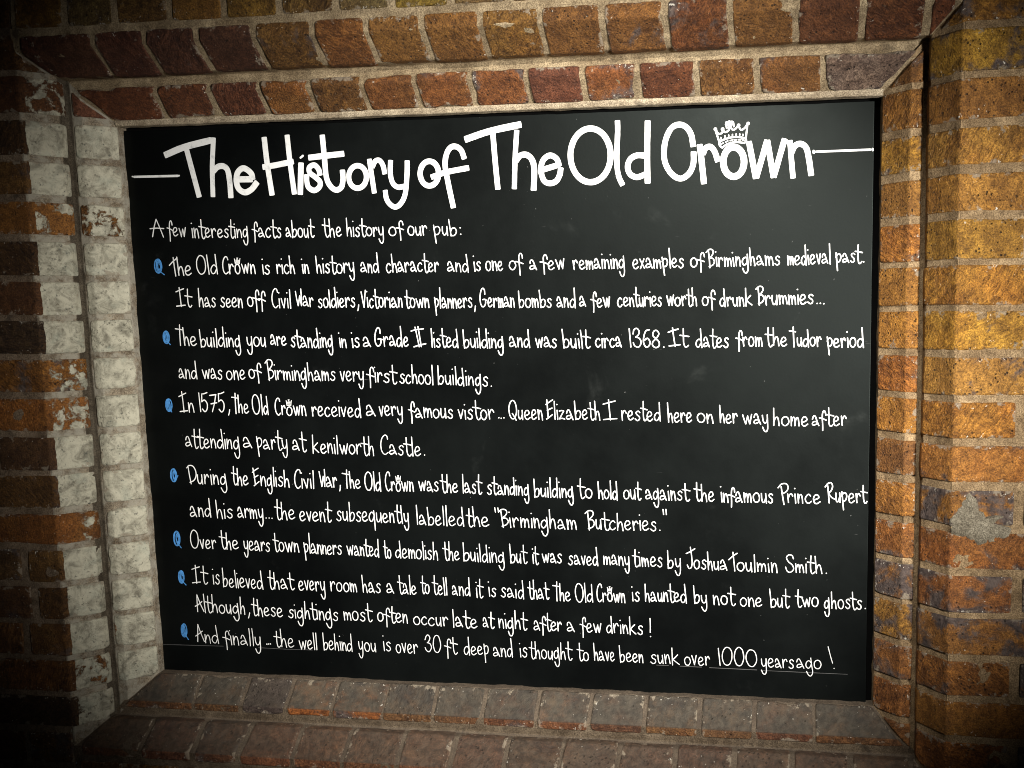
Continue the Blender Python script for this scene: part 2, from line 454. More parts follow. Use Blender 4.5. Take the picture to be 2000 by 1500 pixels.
# ---- jambs
for side, sg in (('L', -1), ('R', 1)):
    inner, outer, mort = profiles(side)
    g = .002
    mi, mo = MB(), MB()
    ol = lambda o: np.minimum(o, .104) + np.maximum(o - .104, 0) * 4
    top_m = lambda b: (lambda o: np.minimum(b, H / 2 + ol(o) - g))
    bot_m = lambda a: (lambda o: np.maximum(a, -(H / 2 + ol(o)) + g))
    for k in range(-2, 17):
        b, t = row(k)
        b += J(.0015); t += J(.0015)
        if t < -H / 2 - .07 or b > H / 2 + .09: continue
        low = (k - 6) / 9.0
        # inner course
        if side == 'L':
            wash = .95 + J(.12) - (.42 if k in (2,) else 0) - max(0, k - 9) * .05
            cI, bI = vary(rng.choice(ORANGE)), .25
            if k < 0: wash, cI = 0.0, (.17, .07, .045)
        else:
            wash = 0
            cI = vary(mixc(rng.choice(OCHRE), rng.choice(ORANGE), min(1, max(0, low + .25))), .13)
            bI = .33 + J(.18) + (.14 if k > 9 else 0)
        if b < H / 2 + .06 and t > -H / 2 - .06:
            brick(mi, side, inner, 0, inner.len, bot_m(b), top_m(t), cI, burn=bI, wash=wash,
                  rough=1.0, proud=J(.001), chip=.55 if side == 'R' else 1.0, corner=.0018 if side == 'R' else .0024)
        # outer course with its return and its face on the wall
        if side == 'L':
            ext = {11: .066, 12: .052, 13: .070, 5: .095, 8: .10}.get(k, .20 if k % 2 else .15) + J(.006)
            cO, bO = vary(rng.choice(ORANGE if k in (2, 6, 7, 10) else BROWN)), .3 + J(.2)
            wash = .84 + J(.1) - (.45 if k in (2, 6) else .30 if k in (7, 10, -1) else 0) - max(0, k - 11) * .05
            if k < -1: wash = 0
        else:
            ext = (.094 if k % 2 else .205) + J(.005)
            cO = vary(rng.choice(OCHRE[:4] if k < 7 else ORANGE), .13)
            bO = .36 + J(.2) + (.15 if k > 7 else 0)
            wash = 0
        s_arr = outer.s[2]
        brick(mo, side, outer, .004, s_arr + ext, bot_m(b), top_m(t), cO, burn=bO, wash=0,
              rough=1.35, proud=J(.0008), chip=.6) if side == 'R' else None
        if side == 'L':
            # the limewash stops exactly on the arris, so face and splay are told apart
            brick(mo, side, outer, .004, s_arr + ext, bot_m(b), top_m(t), cO, burn=bO, wash=wash, rough=1.35, proud=J(.0008), chip=.6)
        if side == 'L': EXT_L = globals().setdefault('EXT_L', {}); EXT_L[k] = ext
        else: EXT_R = globals().setdefault('EXT_R', {}); EXT_R[k] = ext
    lab = {'L': ('whitewashed splayed jamb course with flaking patches', 'whitewashed splayed jamb course next to the dark wall face'),
           'R': ('ochre splayed jamb course beside the blackboard', 'ochre splayed jamb course next to the wall face')}[side]
    if side == 'L':      # wash only on the splay and return, not on the wall face
        for i, P in enumerate(mo.v):
            onface = sstep(-P[:, 1], ZF - .007, ZF - .0035)
            mo.x[i][:, 0] *= 1 - onface
            dk = np.array([.50, .50, .55])
            mo.c[i][:, :3] *= (1 - onface[:, None]) + onface[:, None] * np.array([.80, .80, .74])
    oi = mi.build('jamb', BRICK, wall, lab[0]); oo = mo.build('jamb', BRICK, wall, lab[1])
    mm = MB()
    lim = lambda o: H / 2 + np.clip(o, -.004, .104) + .007
    mc = M_L if side == 'L' else M_R
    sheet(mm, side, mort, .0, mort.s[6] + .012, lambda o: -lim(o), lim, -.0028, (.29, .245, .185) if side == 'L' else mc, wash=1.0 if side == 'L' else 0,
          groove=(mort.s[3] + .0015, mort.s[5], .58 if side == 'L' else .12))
    mm.build('mortar_joint', MORTAR, oi)

# ---- head and sill
HEAD_IN = [-.640, -.543, -.449, -.360, -.270, -.182, -.092, -.001, .091, .181, .270, .360, .453, .551, .640]
HEAD_OUT = [-.790, -.706, -.605, -.517, -.427, -.329, -.231, -.144, -.053, .039, .131, .225, .322, .417, .512, .607, .699, .79]
SILL_IN = [-.640, -.555, -.464, -.377, -.289, -.197, -.106, -.016, .079, .171, .264, .359, .450, .547, .640]
SILL_OUT = [-.80, -.722, -.621, -.525, -.434, -.338, -.247, -.149, -.056, .037, .131, .227, .321, .419, .512, .605, .699, .80]
def course(side, js_in, js_out, ext):
    inner, outer, mort = profiles(side)
    mi, mo = MB(), MB()
    gm = .002
    for js, pr, mb, inn in ((js_in, inner, mi, True), (js_out, outer, mo, False)):
        n = len(js)
        for i in range(n - 1):
            a, b = js[i], js[i + 1]
            gp = (.0040 if side == 'T' else .0026) + J(.0012)
            lim = (lambda o: W / 2 + o - gm) if inn else (lambda o: W / 2 + np.minimum(o, .098) - gm)
            ta = (lambda o, a=a: np.maximum(a + gp if a > -.63 else -9, -lim(o)))
            tb = (lambda o, b=b: np.minimum(b - gp if b < .63 or not inn else 9, lim(o)))
            if side == 'T':
                c = vary(rng.choice(RED if inn else RED + [(.15, .075, .022)])); bn = .30 + J(.22); dust = 0
                if inn and i == n - 2: c, bn = (.15, .11, .10), .45
                if inn and i in (2, 8): c = (.11, .040, .022)
                if not inn and i < 5: c = vary((.085, .036, .022))
                if not inn and i in (7, 8, 9): c = vary((.20, .10, .026))
            else:
                c = vary(rng.choice(RED)); c = mixc(c, (.09, .06, .045), .35); bn = .34 + J(.2); dust = .93
                if inn and i == 2: c, dust = (.06, .045, .045), .5
                if inn and i in (3, 4): c = (.25, .092, .026)
                if not inn: c = vary((.14, .06, .035)); dust = .7
            s1 = pr.len if inn else pr.s[2] + ext
            brick(mb, side, pr, 0 if inn else .003, s1, ta, tb, c, burn=bn, dust=dust, rough=.75, proud=J(.0012), tilt=J(.12), chip=1.3 if side == 'T' else .9, corner=.0026 if side == 'T' else .002)
    nm = {'T': 'head_course', 'B': 'sill_course'}[side]
    l = {'T': ('red brown splayed header bricks just above the blackboard', 'red brown splayed header bricks under the olive wall bricks'),
         'B': ('dusty splayed sill bricks just below the blackboard', 'dusty splayed sill bricks along the lower step')}[side]
    oi = mi.build(nm, BRICK, wall, l[0]); mo.build(nm, BRICK, wall, l[1])
    mm = MB()
    sheet(mm, side, mort, 0, mort.s[6] + ext + .012, lambda o: -(W / 2 + np.clip(o, -.004, .104) + .007), lambda o: W / 2 + np.clip(o, -.004, .104) + .007,
          -.0024, M_T if side == 'T' else M_B, dust=.6 if side == 'B' else 0, amp=.0013)
    if side == 'T':      # fillet of mortar pointed in between the board and the lowest header bricks
        fil = Prof([(-.0018, -.004), (-.0012, .0085), (.0052, .0118), (.0075, .0115)], .001)
        sheet(mm, side, fil, 0, fil.len, -(W / 2 + .004), W / 2 + .004, .0005, (.46, .39, .29), step=.004, amp=.0006)
    mm.build('mortar_joint', MORTAR, oi)
course('T', HEAD_IN, HEAD_OUT, .0225)
course('B', SILL_IN, SILL_OUT, .0165)

# ---- plain wall faces
def wall_rows(mb, xa, xb, first, pal, burn, kr, rough=1.3, far=None, sgn=1):
    """Flemish bond from the recess outwards; first[k] = length already used by the jamb brick"""
    for k in kr:
        b, t = row(k)
        x = first.get(k, 0.0)
        hd = (k % 2 == 0)
        L = abs(xb - xa)
        while x < L - .03:
            ln = (.092 if hd else .203) + J(.006)
            e = min(x + ln, L)
            x0, x1 = xa + sgn * x, xa + sgn * e
            x0, x1 = min(x0, x1) + .0045, max(x0, x1) - .0045
            near = x < .45 and abs((b + t) / 2) < .85
            face(mb, x0, x1, b + J(.002), t + J(.002), vary(rng.choice(pal)), burn=burn + J(.22), rough=rough, chip=.6,
                 proud=J(.0012), fine=near, step=.0045 if near else .014)
            x = e + .0015
            hd = not hd
XE = W / 2 + E_O
EXT_L = globals()['EXT_L']; EXT_R = globals()['EXT_R']
def first_of(ext):
    d = {}
    for k in range(-13, 28):
        b, t = row(k)
        d[k] = ext[k] + .009 if k in ext and k in ext else (.0 if k % 2 else .0)
    return d
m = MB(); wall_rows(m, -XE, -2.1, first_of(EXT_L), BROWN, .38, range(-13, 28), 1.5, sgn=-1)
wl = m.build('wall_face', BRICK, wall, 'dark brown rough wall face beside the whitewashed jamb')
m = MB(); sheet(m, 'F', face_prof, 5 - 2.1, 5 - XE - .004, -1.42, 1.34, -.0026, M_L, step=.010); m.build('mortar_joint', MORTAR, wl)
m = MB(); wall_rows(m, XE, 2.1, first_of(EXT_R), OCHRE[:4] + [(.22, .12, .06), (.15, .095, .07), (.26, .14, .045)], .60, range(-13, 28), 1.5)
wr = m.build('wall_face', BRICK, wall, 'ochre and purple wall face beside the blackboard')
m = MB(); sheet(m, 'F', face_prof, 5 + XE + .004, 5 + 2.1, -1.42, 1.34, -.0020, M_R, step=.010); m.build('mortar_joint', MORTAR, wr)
# above: a row of headers, then courses
m = MB()
z0 = H / 2 + E_O + .0225 + .010
xs = [-.7455, -.651, -.564, -.468, -.375, -.283, -.190, -.099, -.006, .086, .180, .273, .367, .46, .554, .648, .7455]
for a, b in zip(xs[:-1], xs[1:]):
    face(m, a + .005, b - .005, z0 + J(.001), z0 + .062, vary(rng.choice(OLIVE)), burn=.32 + J(.2), proud=J(.001), rough=1.1)
zz = z0 + .073; r_i = 0
while zz < 1.33:
    x = -.7455 - (.05 if r_i % 2 else 0); hd = r_i % 2
    while x < .74:
        ln = (.092 if hd else .203); hd = not hd
        a, b = max(x, -.7455), min(x + ln, .7455)
        if b - a > .03: face(m, a + .005, b - .005, zz, zz + BH, vary(rng.choice(OLIVE)), burn=.35, fine=False, step=.012)
        x += ln + .001
    zz += PITCH; r_i += 1
wt = m.build('wall_face', BRICK, wall, 'olive brown wall face above the recess')
m = MB(); sheet(m, 'F', face_prof, 5 - .7475, 5 + .7475, H / 2 + E_O + .02, 1.34, -.0026, M_T, step=.010); m.build('mortar_joint', MORTAR, wt)
m = MB()
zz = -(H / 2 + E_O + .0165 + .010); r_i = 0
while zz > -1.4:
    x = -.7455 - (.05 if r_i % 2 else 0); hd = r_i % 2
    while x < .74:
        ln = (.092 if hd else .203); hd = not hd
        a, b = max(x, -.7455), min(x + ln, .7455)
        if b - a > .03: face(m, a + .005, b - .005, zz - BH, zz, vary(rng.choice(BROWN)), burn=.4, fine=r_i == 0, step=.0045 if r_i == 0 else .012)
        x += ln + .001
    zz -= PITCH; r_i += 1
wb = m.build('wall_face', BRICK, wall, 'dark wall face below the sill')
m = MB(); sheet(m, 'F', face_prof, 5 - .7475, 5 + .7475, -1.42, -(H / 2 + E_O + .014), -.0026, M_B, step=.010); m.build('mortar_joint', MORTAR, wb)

# cement patches smeared over the right-hand face
def cement(cx, cz, pts, th):
    """lumpy smear: irregular outline, domed, thin at the rim"""
    n, rr = 180, 40
    ang = np.linspace(0, 2 * np.pi, n, endpoint=False)
    px = np.array([p[0] for p in pts]); pz = np.array([p[1] for p in pts])
    pa = np.arctan2(pz, px) % (2 * np.pi); pr = np.hypot(px, pz); s = np.argsort(pa)
    R = np.interp(ang, pa[s], pr[s], period=2 * np.pi)
    R = R * .92 * (1 + .10 * vnoise(np.stack([np.cos(ang) * 5, np.sin(ang) * 5, ang * 0 + cx * 9], -1), 4))
    u = np.linspace(0, 1, rr)
    X = cx + (R[:, None] * np.cos(ang)[:, None]) * u; Z = cz + (R[:, None] * np.sin(ang)[:, None]) * u
    q = np.stack([X, X * 0, Z], -1).reshape(-1, 3)
    hh = th * (1 - u[None] ** 3) - .0045 * u[None] ** 4 + .0026 * fbm(q * 70, 31, 4, .6).reshape(X.shape) + .0008 * fbm(q * 330, 8, 2).reshape(X.shape)
    Y = -ZF - .0005 - hh
    # fold round the arris on to the splay
    back = np.maximum(XE - X, 0)
    Y = Y + back * 1.08; X = X + hh * (back > 0) * -.5
    return np.concatenate([np.stack([X, Y, Z + ZC], -1), np.stack([X, Y, Z + ZC], -1)[:1]], 0)
def cement_obj(lab, *a):
    m = MB(); P = cement(*a)
    c = np.ones(P.shape[:2] + (4,)); f = c * 0; c[..., :3] = (.20, .18, .14); m.grid(P, c, f, True)
    m.build('cement_patch', MORTAR, wall, lab)
cement_obj('grey cement smear across a brick and its joint on the right wall face', .786, -.155,
           [(-.052, -.006), (-.044, .018), (-.030, .038), (-.018, .052), (-.006, .046), (.000, .022), (.012, .008), (.024, -.004),
            (.036, .004), (.046, .010), (.056, -.010), (.052, -.028), (.030, -.036), (.008, -.040), (-.018, -.036), (-.040, -.026)], .0046)

# ------------------------------------------------------------------ the blackboard
board = bpy.data.objects.new('blackboard', None)
col.objects.link(board)
board.location = (0, .008, ZC)
board['label'] = 'black painted board hand lettered in white with the history of the pub'
board['category'] = 'blackboard'
board['kind'] = 'thing'

def mesh_obj(name, verts, faces, mat, parent, label=None, smooth=False):
    me = bpy.data.meshes.new(name)
    me.from_pydata([tuple(v) for v in verts], [], faces)
    me.materials.append(mat)
    if smooth:
        for p in me.polygons: p.use_smooth = True
    o = bpy.data.objects.new(name, me)
    col.objects.link(o); o.parent = parent
    if label: o['label'] = label
    return o
def box(name, x0, x1, y0, y1, z0, z1, mat, parent, bev=0.0, label=None):
    v = [(x, y, z) for x in (x0, x1) for y in (y0, y1) for z in (z0, z1)]
    f = [(0, 1, 3, 2), (4, 6, 7, 5), (0, 4, 5, 1), (2, 3, 7, 6), (0, 2, 6, 4), (1, 5, 7, 3)]
    o = mesh_obj(name, v, f, mat, parent, label)
    if bev:
        b = o.modifiers.new('edge', 'BEVEL'); b.width = bev; b.segments = 3
    return o
# the panel stands just inside the opening: a dark gap shows at the top and the right
box('panel', -W / 2 - .006, W / 2 - .0075, 0, .012, -H / 2 - .008, H / 2 - .0055, BOARD, board, .0012)
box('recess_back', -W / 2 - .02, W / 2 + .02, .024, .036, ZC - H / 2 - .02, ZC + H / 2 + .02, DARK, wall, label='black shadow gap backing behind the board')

def smooth_pts(pts, sm, step=1.3):
    P = np.array(pts, float)
    if sm and len(P) > 2:
        Q = np.vstack([2 * P[0] - P[1], P, 2 * P[-1] - P[-2]])
        if np.hypot(*(P[0] - P[-1])) < 1.0: Q[0] = P[-2]; Q[-1] = P[1]
        out = []
        for i in range(1, len(Q) - 2):
            a, b, c, d = Q[i - 1], Q[i], Q[i + 1], Q[i + 2]
            n = max(2, int(np.hypot(*(c - b)) / step))
            for t in np.linspace(0, 1, n, endpoint=False):
                out.append(.5 * (2 * b + (c - a) * t + (2 * a - 5 * b + 4 * c - d) * t * t + (3 * b - a - 3 * c + d) * t ** 3))
        out.append(P[-1]); P = np.array(out)
    else:
        out = []
        for a, b in zip(P[:-1], P[1:]):
            n = max(1, int(np.hypot(*(b - a)) / (step * 3)))
            for t in np.linspace(0, 1, n, endpoint=False): out.append(a + (b - a) * t)
        out.append(P[-1]); P = np.array(out)
    return P
class Ink:
    """strokes of a paint pen: flat ribbons a few tenths of a millimetre proud of the board"""
    def __init__(self): self.v, self.f, self.k = [], [], 0
    def stroke(self, pts, w, sm=1, square=False, wob=.07):
        P = smooth_pts(pts, sm)
        if len(P) < 2: return
        d = np.gradient(P, axis=0); d /= (np.hypot(*d.T)[:, None] + 1e-9)
        n = np.stack([-d[:, 1], d[:, 0]], 1)
        self.k += 1
        y = .35 + (self.k % 23) * .022
        hw = w / 2 * (1 + wob * np.array([vnoise(np.array([[i * .23, self.k * 1.7, 3.1]]), 2)[0] for i in range(len(P))]))
        L = P + n * hw[:, None]; R = P - n * hw[:, None]
        yy = y + np.linspace(0, .018, len(P))
        b = len(self.v)
        for i in range(len(P)): self.v += [(L[i, 0], -yy[i], L[i, 1]), (R[i, 0], -yy[i], R[i, 1])]
        for i in range(len(P) - 1): q = b + 2 * i; self.f.append((q, q + 1, q + 3, q + 2))
        for e, sg in ((0, -1), (len(P) - 1, 1)):
            c = P[e]; dd = d[e] * sg; nn = n[e] * hw[e]
            s = len(self.v)
            K = 7
            rb = .30 if square else 1.0
            for j in range(K):
                a = math.pi * j / (K - 1)
                u = math.cos(a); v_ = math.sin(a)
                if square: u = math.copysign(abs(u) ** .55, u); v_ = v_ ** .55
                pt = c + nn * u + dd * hw[e] * v_ * rb
                self.v.append((pt[0], -yy[e], pt[1]))
            self.f.append(tuple(range(s, s + K)) if sg > 0 else tuple(range(s + K - 1, s - 1, -1)))
    def dot(self, x, y, r): self.stroke([(x - r * .1, y), (x + r * .1, y + r * .08)], r * 2, 0)
    def build(self, name, mat, label=None):
        v = np.array(self.v) * .001
        return mesh_obj(name, v, self.f, mat, board, label)

# ---- single-stroke hand (x-height 1)
def ell(cx, cy, rx, ry, ph=1.9, n=14): return [(cx + rx * math.cos(ph + 2 * math.pi * i / n), cy + ry * math.sin(ph + 2 * math.pi * i / n)) for i in range(n + 1)]
G = {
 'a': [[(.03, .72), (.1, 1.0), (.26, 1.1), (.40, .90), (.56, .45), (.74, 0)], [(.60, .36), (.38, .46), (.12, .40), (.0, .2), (.12, .04), (.40, .12), (.6, .30)]],
 'b': [[(0, 2.0), (.05, 1.0), (.1, -.05)], [(.07, .45), (.28, .88), (.56, .86), (.68, .5), (.52, .1), (.28, 0), (.1, .12)]],
 'c': [[(.58, .82), (.40, 1.0), (.14, .82), (.0, .42), (.18, .03), (.42, .0), (.62, .2)]],
 'd': [[(.58, .72), (.36, .92), (.1, .72), (.0, .35), (.14, .02), (.36, .03), (.58, .42)], [(.54, 2.05), (.60, 1.0), (.68, -.06)]],
 'e': [[(.06, .42), (.34, .50), (.56, .70), (.44, .98), (.2, .96), (.02, .55), (.12, .1), (.36, 0), (.66, .2)]],
 'f': [[(.62, 1.18), (.56, 1.55), (.40, 1.68), (.24, 1.4), (.22, .8), (.26, .1), (.26, -.58)], [(-.12, .86), (.2, .80), (.64, .62)]],
 'g': [[(.56, .72), (.36, .95), (.1, .74), (.03, .32), (.22, .04), (.46, .22), (.58, .6)], [(.56, 1.28), (.62, .4), (.66, -.45), (.48, -.88), (.24, -.78), (.06, -.36)]],
 'h': [[(0, 2.0), (.06, 0)], [(.05, .3), (.2, .82), (.38, .95), (.50, .6), (.58, -.05)]],
 'i': [[(.02, 1.0), (.08, -.02)], [(-.02, 1.62), (.0, 1.66)]],
 'k': [[(0, 2.0), (.06, -.1)], [(.62, 1.12), (.34, .82), (.08, .55)], [(.1, .58), (.4, .3), (.78, .02)]],
 'l': [[(.0, 2.05), (.05, 1.0), (.09, -.05)]],
 'm': [[(0, 1.02), (.06, 0)], [(.05, .4), (.18, .88), (.32, .92), (.40, .5), (.42, .02)], [(.41, .35), (.54, .85), (.68, .9), (.78, .5), (.83, 0)]],
 'n': [[(0, 1.02), (.06, 0)], [(.05, .35), (.2, .88), (.38, .95), (.5, .55), (.56, -.03)]],
 'o': [ell(.34, .48, .34, .50)],
 'p': [[(0, 1.2), (.1, .2), (.2, -.85)], [(.0, .70), (.2, 1.02), (.5, 1.0), (.62, .65), (.48, .25), (.26, .12), (.1, .22)]],
 'q': [[(.58, .8), (.36, 1.0), (.1, .76), (.0, .38), (.16, .02), (.38, .1), (.58, .5)], [(.58, 1.15), (.62, .1), (.64, -.9)]],
 'r': [[(0, 1.0), (.08, 0)], [(.05, .45), (.18, .86), (.36, 1.04), (.52, .76)]],
 's': [[(.54, .86), (.36, 1.02), (.12, .86), (.2, .62), (.46, .42), (.48, .12), (.24, -.02), (.0, .16)]],
 't': [[(.30, 2.0), (.30, 1.0), (.32, .35), (.44, -.06), (.60, -.06), (.74, .12)], [(-.02, 1.26), (.40, 1.20), (.80, 1.12)]],
 'u': [[(0, .96), (.02, .4), (.16, .02), (.36, .1), (.5, .5)], [(.5, .98), (.56, -.04)]],
 'v': [[(0, 1.0), (.14, .5), (.28, 0)], [(.29, 0), (.4, .5), (.52, 1.05)]],
 'w': [[(0, 1.0), (.15, .5), (.30, 0)], [(.30, 0), (.52, .9)], [(.52, .9), (.72, .02)], [(.72, .02), (.92, 1.08)]],
 'x': [[(.0, 1.0), (.55, 0)], [(.5, 1.02), (.05, 0)]],
 'y': [[(0, 1.0), (.06, .42), (.22, .12), (.42, .24), (.54, .6)], [(.54, 1.05), (.56, .2), (.54, -.5), (.38, -.86), (.18, -.76), (.0, -.36)]],
 'z': [[(0, .92), (.3, .98), (.5, .9)], [(.5, .9), (.26, .45), (.02, .02)], [(.02, .02), (.3, .1), (.62, .02)]],
 'A': [[(.36, 2.1), (.22, 1.1), (.08, 0)], [(.36, 2.1), (.6, 1.05), (.84, -.02)], [(-.06, .98), (.4, 1.04), (.86, 1.0)]],
 '&': [[(.26, 1.95), (.20, 1.0), (.16, 0)], [(.26, 1.95), (.55, 1.05), (.92, .06)], [(-.06, .62), (.30, .85), (.76, 1.22)]],
 'B': [[(.1, 1.85), (.2, .9), (.28, -.08)], [(-.16, 1.72), (.2, 2.04), (.58, 2.0), (.70, 1.66), (.5, 1.28), (.2, 1.02)], [(.2, 1.02), (.6, 1.0), (.82, .66), (.64, .26), (.18, .06)]],
 'C': [[(.72, 1.66), (.64, 1.98), (.42, 2.08), (.14, 1.7), (.0, 1.0), (.1, .32), (.4, -.02), (.74, .2)]],
 'D': [[(.08, 1.9), (.2, .9), (.34, -.06)], [(-.08, 1.74), (.2, 2.0), (.62, 1.96), (.92, 1.5), (.94, .9), (.68, .36), (.22, .1)]],
 'E': [[(.1, 2.1), (.2, 1.0), (.26, .1)], [(-.02, 1.58), (.35, 1.85), (.78, 2.1)], [(.16, .96), (.4, 1.08), (.72, 1.22)], [(.1, -.02), (.4, .2), (.78, .5)]],
 'G': [[(.80, 1.42), (.78, 1.86), (.58, 2.08), (.3, 1.86), (.06, 1.2), (.06, .5), (.3, .06), (.62, .12), (.84, .44), (.84, .78)], [(.44, .80), (.7, .84), (1.02, .74)]],
 'I': [[(.38, 2.2), (.44, 1.1), (.50, -.04)], [(.0, 1.66), (.4, 1.86), (.84, 2.04)], [(.02, .0), (.45, .08), (.92, .14)]],
 '#': [[(.34, 2.15), (.44, 1.1), (.52, -.02)], [(.56, 2.2), (.64, 1.1), (.70, -.02)], [(.0, 1.7), (.4, 1.86), (.98, 1.96)], [(.12, -.04), (.5, .12), (1.06, .3)]],
 'J': [[(-.1, 1.58), (.4, 1.8), (.95, 2.12)], [(.40, 2.25), (.54, 1.3), (.56, .5), (.40, .02), (.18, .0), (.0, .36)]],
 'O': [ell(.5, 1.02, .50, 1.06, 1.8, 20)],
 'P': [[(.16, 1.75), (.26, .8), (.42, -.2)], [(-.16, 1.62), (.2, 2.06), (.66, 2.1), (.86, 1.7), (.7, 1.25), (.28, .95)]],
 'Q': [ell(.5, 1.02, .5, 1.04, 1.8, 20), [(.42, .62), (.66, .3), (.94, -.16)]],
 'R': [[(.14, 1.75), (.24, .8), (.32, -.12)], [(-.16, 1.62), (.2, 2.0), (.6, 2.08), (.74, 1.7), (.56, 1.2), (.22, .92)], [(.22, .92), (.6, .5), (1.04, .26)]],
 'S': [[(.78, 1.6), (.66, 1.96), (.34, 2.06), (.1, 1.76), (.3, 1.26), (.7, .86), (.8, .4), (.52, .0), (.2, .12), (.0, .6)]],
 'T': [[(-.30, 1.15), (.12, 1.6), (.56, 1.95)], [(.14, 2.05), (.22, 1.0), (.32, -.06)]],
 '|': [[(-.42, 1.66), (.0, 1.62), (.44, 1.56)], [(.14, 2.06), (.12, 1.0), (.14, -.06)]],
 'V': [[(0, 1.8), (.18, .9), (.36, 0)], [(.37, 0), (.5, .9), (.66, 2.0)]],
 'W': [[(0, 1.7), (.16, .9), (.36, .05)], [(.36, .05), (.62, 1.15)], [(.62, 1.15), (.82, .05)], [(.82, .05), (.86, 1.0), (.82, 1.95)]],
 '0': [ell(.42, 1.0, .42, 1.02, 1.8, 18)], '1': [[(0, 1.98), (.08, 0)]],
 '3': [[(.02, 1.45), (.14, 1.9), (.38, 2.04), (.58, 1.7), (.46, 1.3), (.26, 1.08)], [(.26, 1.08), (.56, .96), (.68, .5), (.44, .04), (.12, .16), (.0, .5)]],
 '5': [[(.06, 1.96), (.04, 1.5), (.02, 1.1)], [(.02, 1.1), (.34, 1.28), (.62, .9), (.54, .28), (.26, .0), (.0, .3)], [(.06, 1.96), (.36, 2.0), (.72, 2.14)]],
 '6': [[(.62, 1.98), (.3, 1.86), (.06, 1.2), (.02, .5), (.24, .02), (.54, .16), (.64, .62), (.42, 1.0), (.1, .76)]],
 '7': [[(.0, 1.86), (.3, 1.9), (.68, 1.94)], [(.68, 1.94), (.5, 1.0), (.24, -.02)], [(.12, .92), (.4, 1.0), (.74, 1.06)]],
 '8': [[(.34, 1.06), (.1, 1.4), (.16, 1.86), (.42, 1.98), (.6, 1.62), (.40, 1.1), (.08, .7), (.04, .28), (.30, -.02), (.6, .18), (.62, .64), (.34, 1.06)]],
 '.': [[(.05, .03), (.08, .05)]], ',': [[(.12, .22), (.06, -.1), (-.02, -.38)]],
 ':': [[(.05, .08), (.08, .10)], [(.02, .82), (.05, .84)]],
 '!': [[(.06, 2.05), (.08, 1.2), (.08, .48)], [(.1, -.02), (.13, 0)]],
 '"': [[(.0, 2.3), (.05, 1.75)], [(.30, 2.3), (.35, 1.75)]],
}
CORE = {'t': (.12, .58), 'f': (.05, .52), 'T': (.02, .36), '|': (-.02, .34), 'B': (.0, .78), 'P': (.0, .6), 'R': (.0, .9), 'A': (.02, .8), '&': (.08, .80),
        'J': (.0, .58), 'D': (.0, .9), 'i': (0, .08), '.': (.0, .12), '!': (0, .12), 'I': (.1, .85), 'C': (0, .66)}

def tiny_crown(ink, fr, cx, cy, s, w):
    for q in ([(-.5, .75), (-.38, .0)], [(-.38, .0), (.38, .0)], [(.38, .0), (.5, .78)], [(-.5, .7), (-.25, .32), (-.02, .8)], [(0, .8), (.22, .34), (.5, .74)],
              [(-.36, .2), (.36, .2)], [(-.2, .5), (.2, .48)], [(-.3, .34), (.3, .36)], [(-.12, .85), (.12, .86)]):
        ink.stroke([fr(cx + x * s, cy + y * s) for x, y in q], w * .8, 0)

def write_word(ink, word, x0, z0, x1, z1, xh, w):
    r = random.Random(word + str(x0))
    word = word.replace('II', '#').replace('|T', '|')
    x = 0; strokes = []; crown = None
    for i, ch in enumerate(word):
        if ch in '.,:"' and i: x += .16
        g = G[ch]
        lo, hi = CORE.get(ch, (min(p[0] for s in g for p in s), max(p[0] for s in g for p in s)))
        sy = 1 + r.uniform(-.06, .06); sx = 1 + r.uniform(-.08, .08); dy = r.uniform(-.05, .05); sl = r.uniform(-.05, .02)
        asc = 1 + r.uniform(-.10, .08)
        for s in g:
            q = []
            for px, py in s:
                yy = py * sy if py <= 1.05 else (1.05 + (py - 1.05) * asc) * sy
                q.append((x + (px - lo) * sx + sl * (yy - .5) + r.uniform(-.015, .015), yy + dy + r.uniform(-.015, .015)))
            strokes.append(q)
        if word == 'Crown' and ch == 'o': crown = x + .34
        x += (hi - lo) * sx + (.22 if ch not in '.,!:"' else .12) + r.uniform(-.02, .03)
    if len(word) > 1:            # keep clear of the neighbouring words
        ins = min(1.1, .03 * (x1 - x0)); x0, x1 = x0 + ins, x1 - ins
    xs = [p[0] for s in strokes for p in s]
    a, b = min(xs), max(xs)
    L = math.hypot(x1 - x0, z1 - z0); ux, uz = (x1 - x0) / L, (z1 - z0) / L
    k = (L - w) / max(b - a, .05)
    if len(word) <= 1 and word in '!': k = xh * (1 if x1 - x0 < 8 else -1.0)
    def fr(px, py): return (x0 + ux * (w / 2 + (px - a) * k) - uz * py * xh, z0 + uz * (w / 2 + (px - a) * k) + ux * py * xh)
    if word == '!' and x1 - x0 > 8:
        ink.stroke([(x0, z0 + 36), ((x0 + x1) / 2 - 1, z0 + 20), (x1 - 2.5, z0 + 8)], w * .85); ink.dot(x1, z0 - 1, w * .45)
        return
    for s in strokes:
        q = [fr(*p) for p in s]
        if len(q) == 2 and math.hypot(q[0][0] - q[1][0], q[0][1] - q[1][1]) < 1.2: ink.dot(q[0][0], q[0][1], w * .56)
        else: ink.stroke(q, w * r.uniform(.93, 1.06))
    if crown is not None: tiny_crown(ink, fr, crown, 1.08, .74, w * .7)

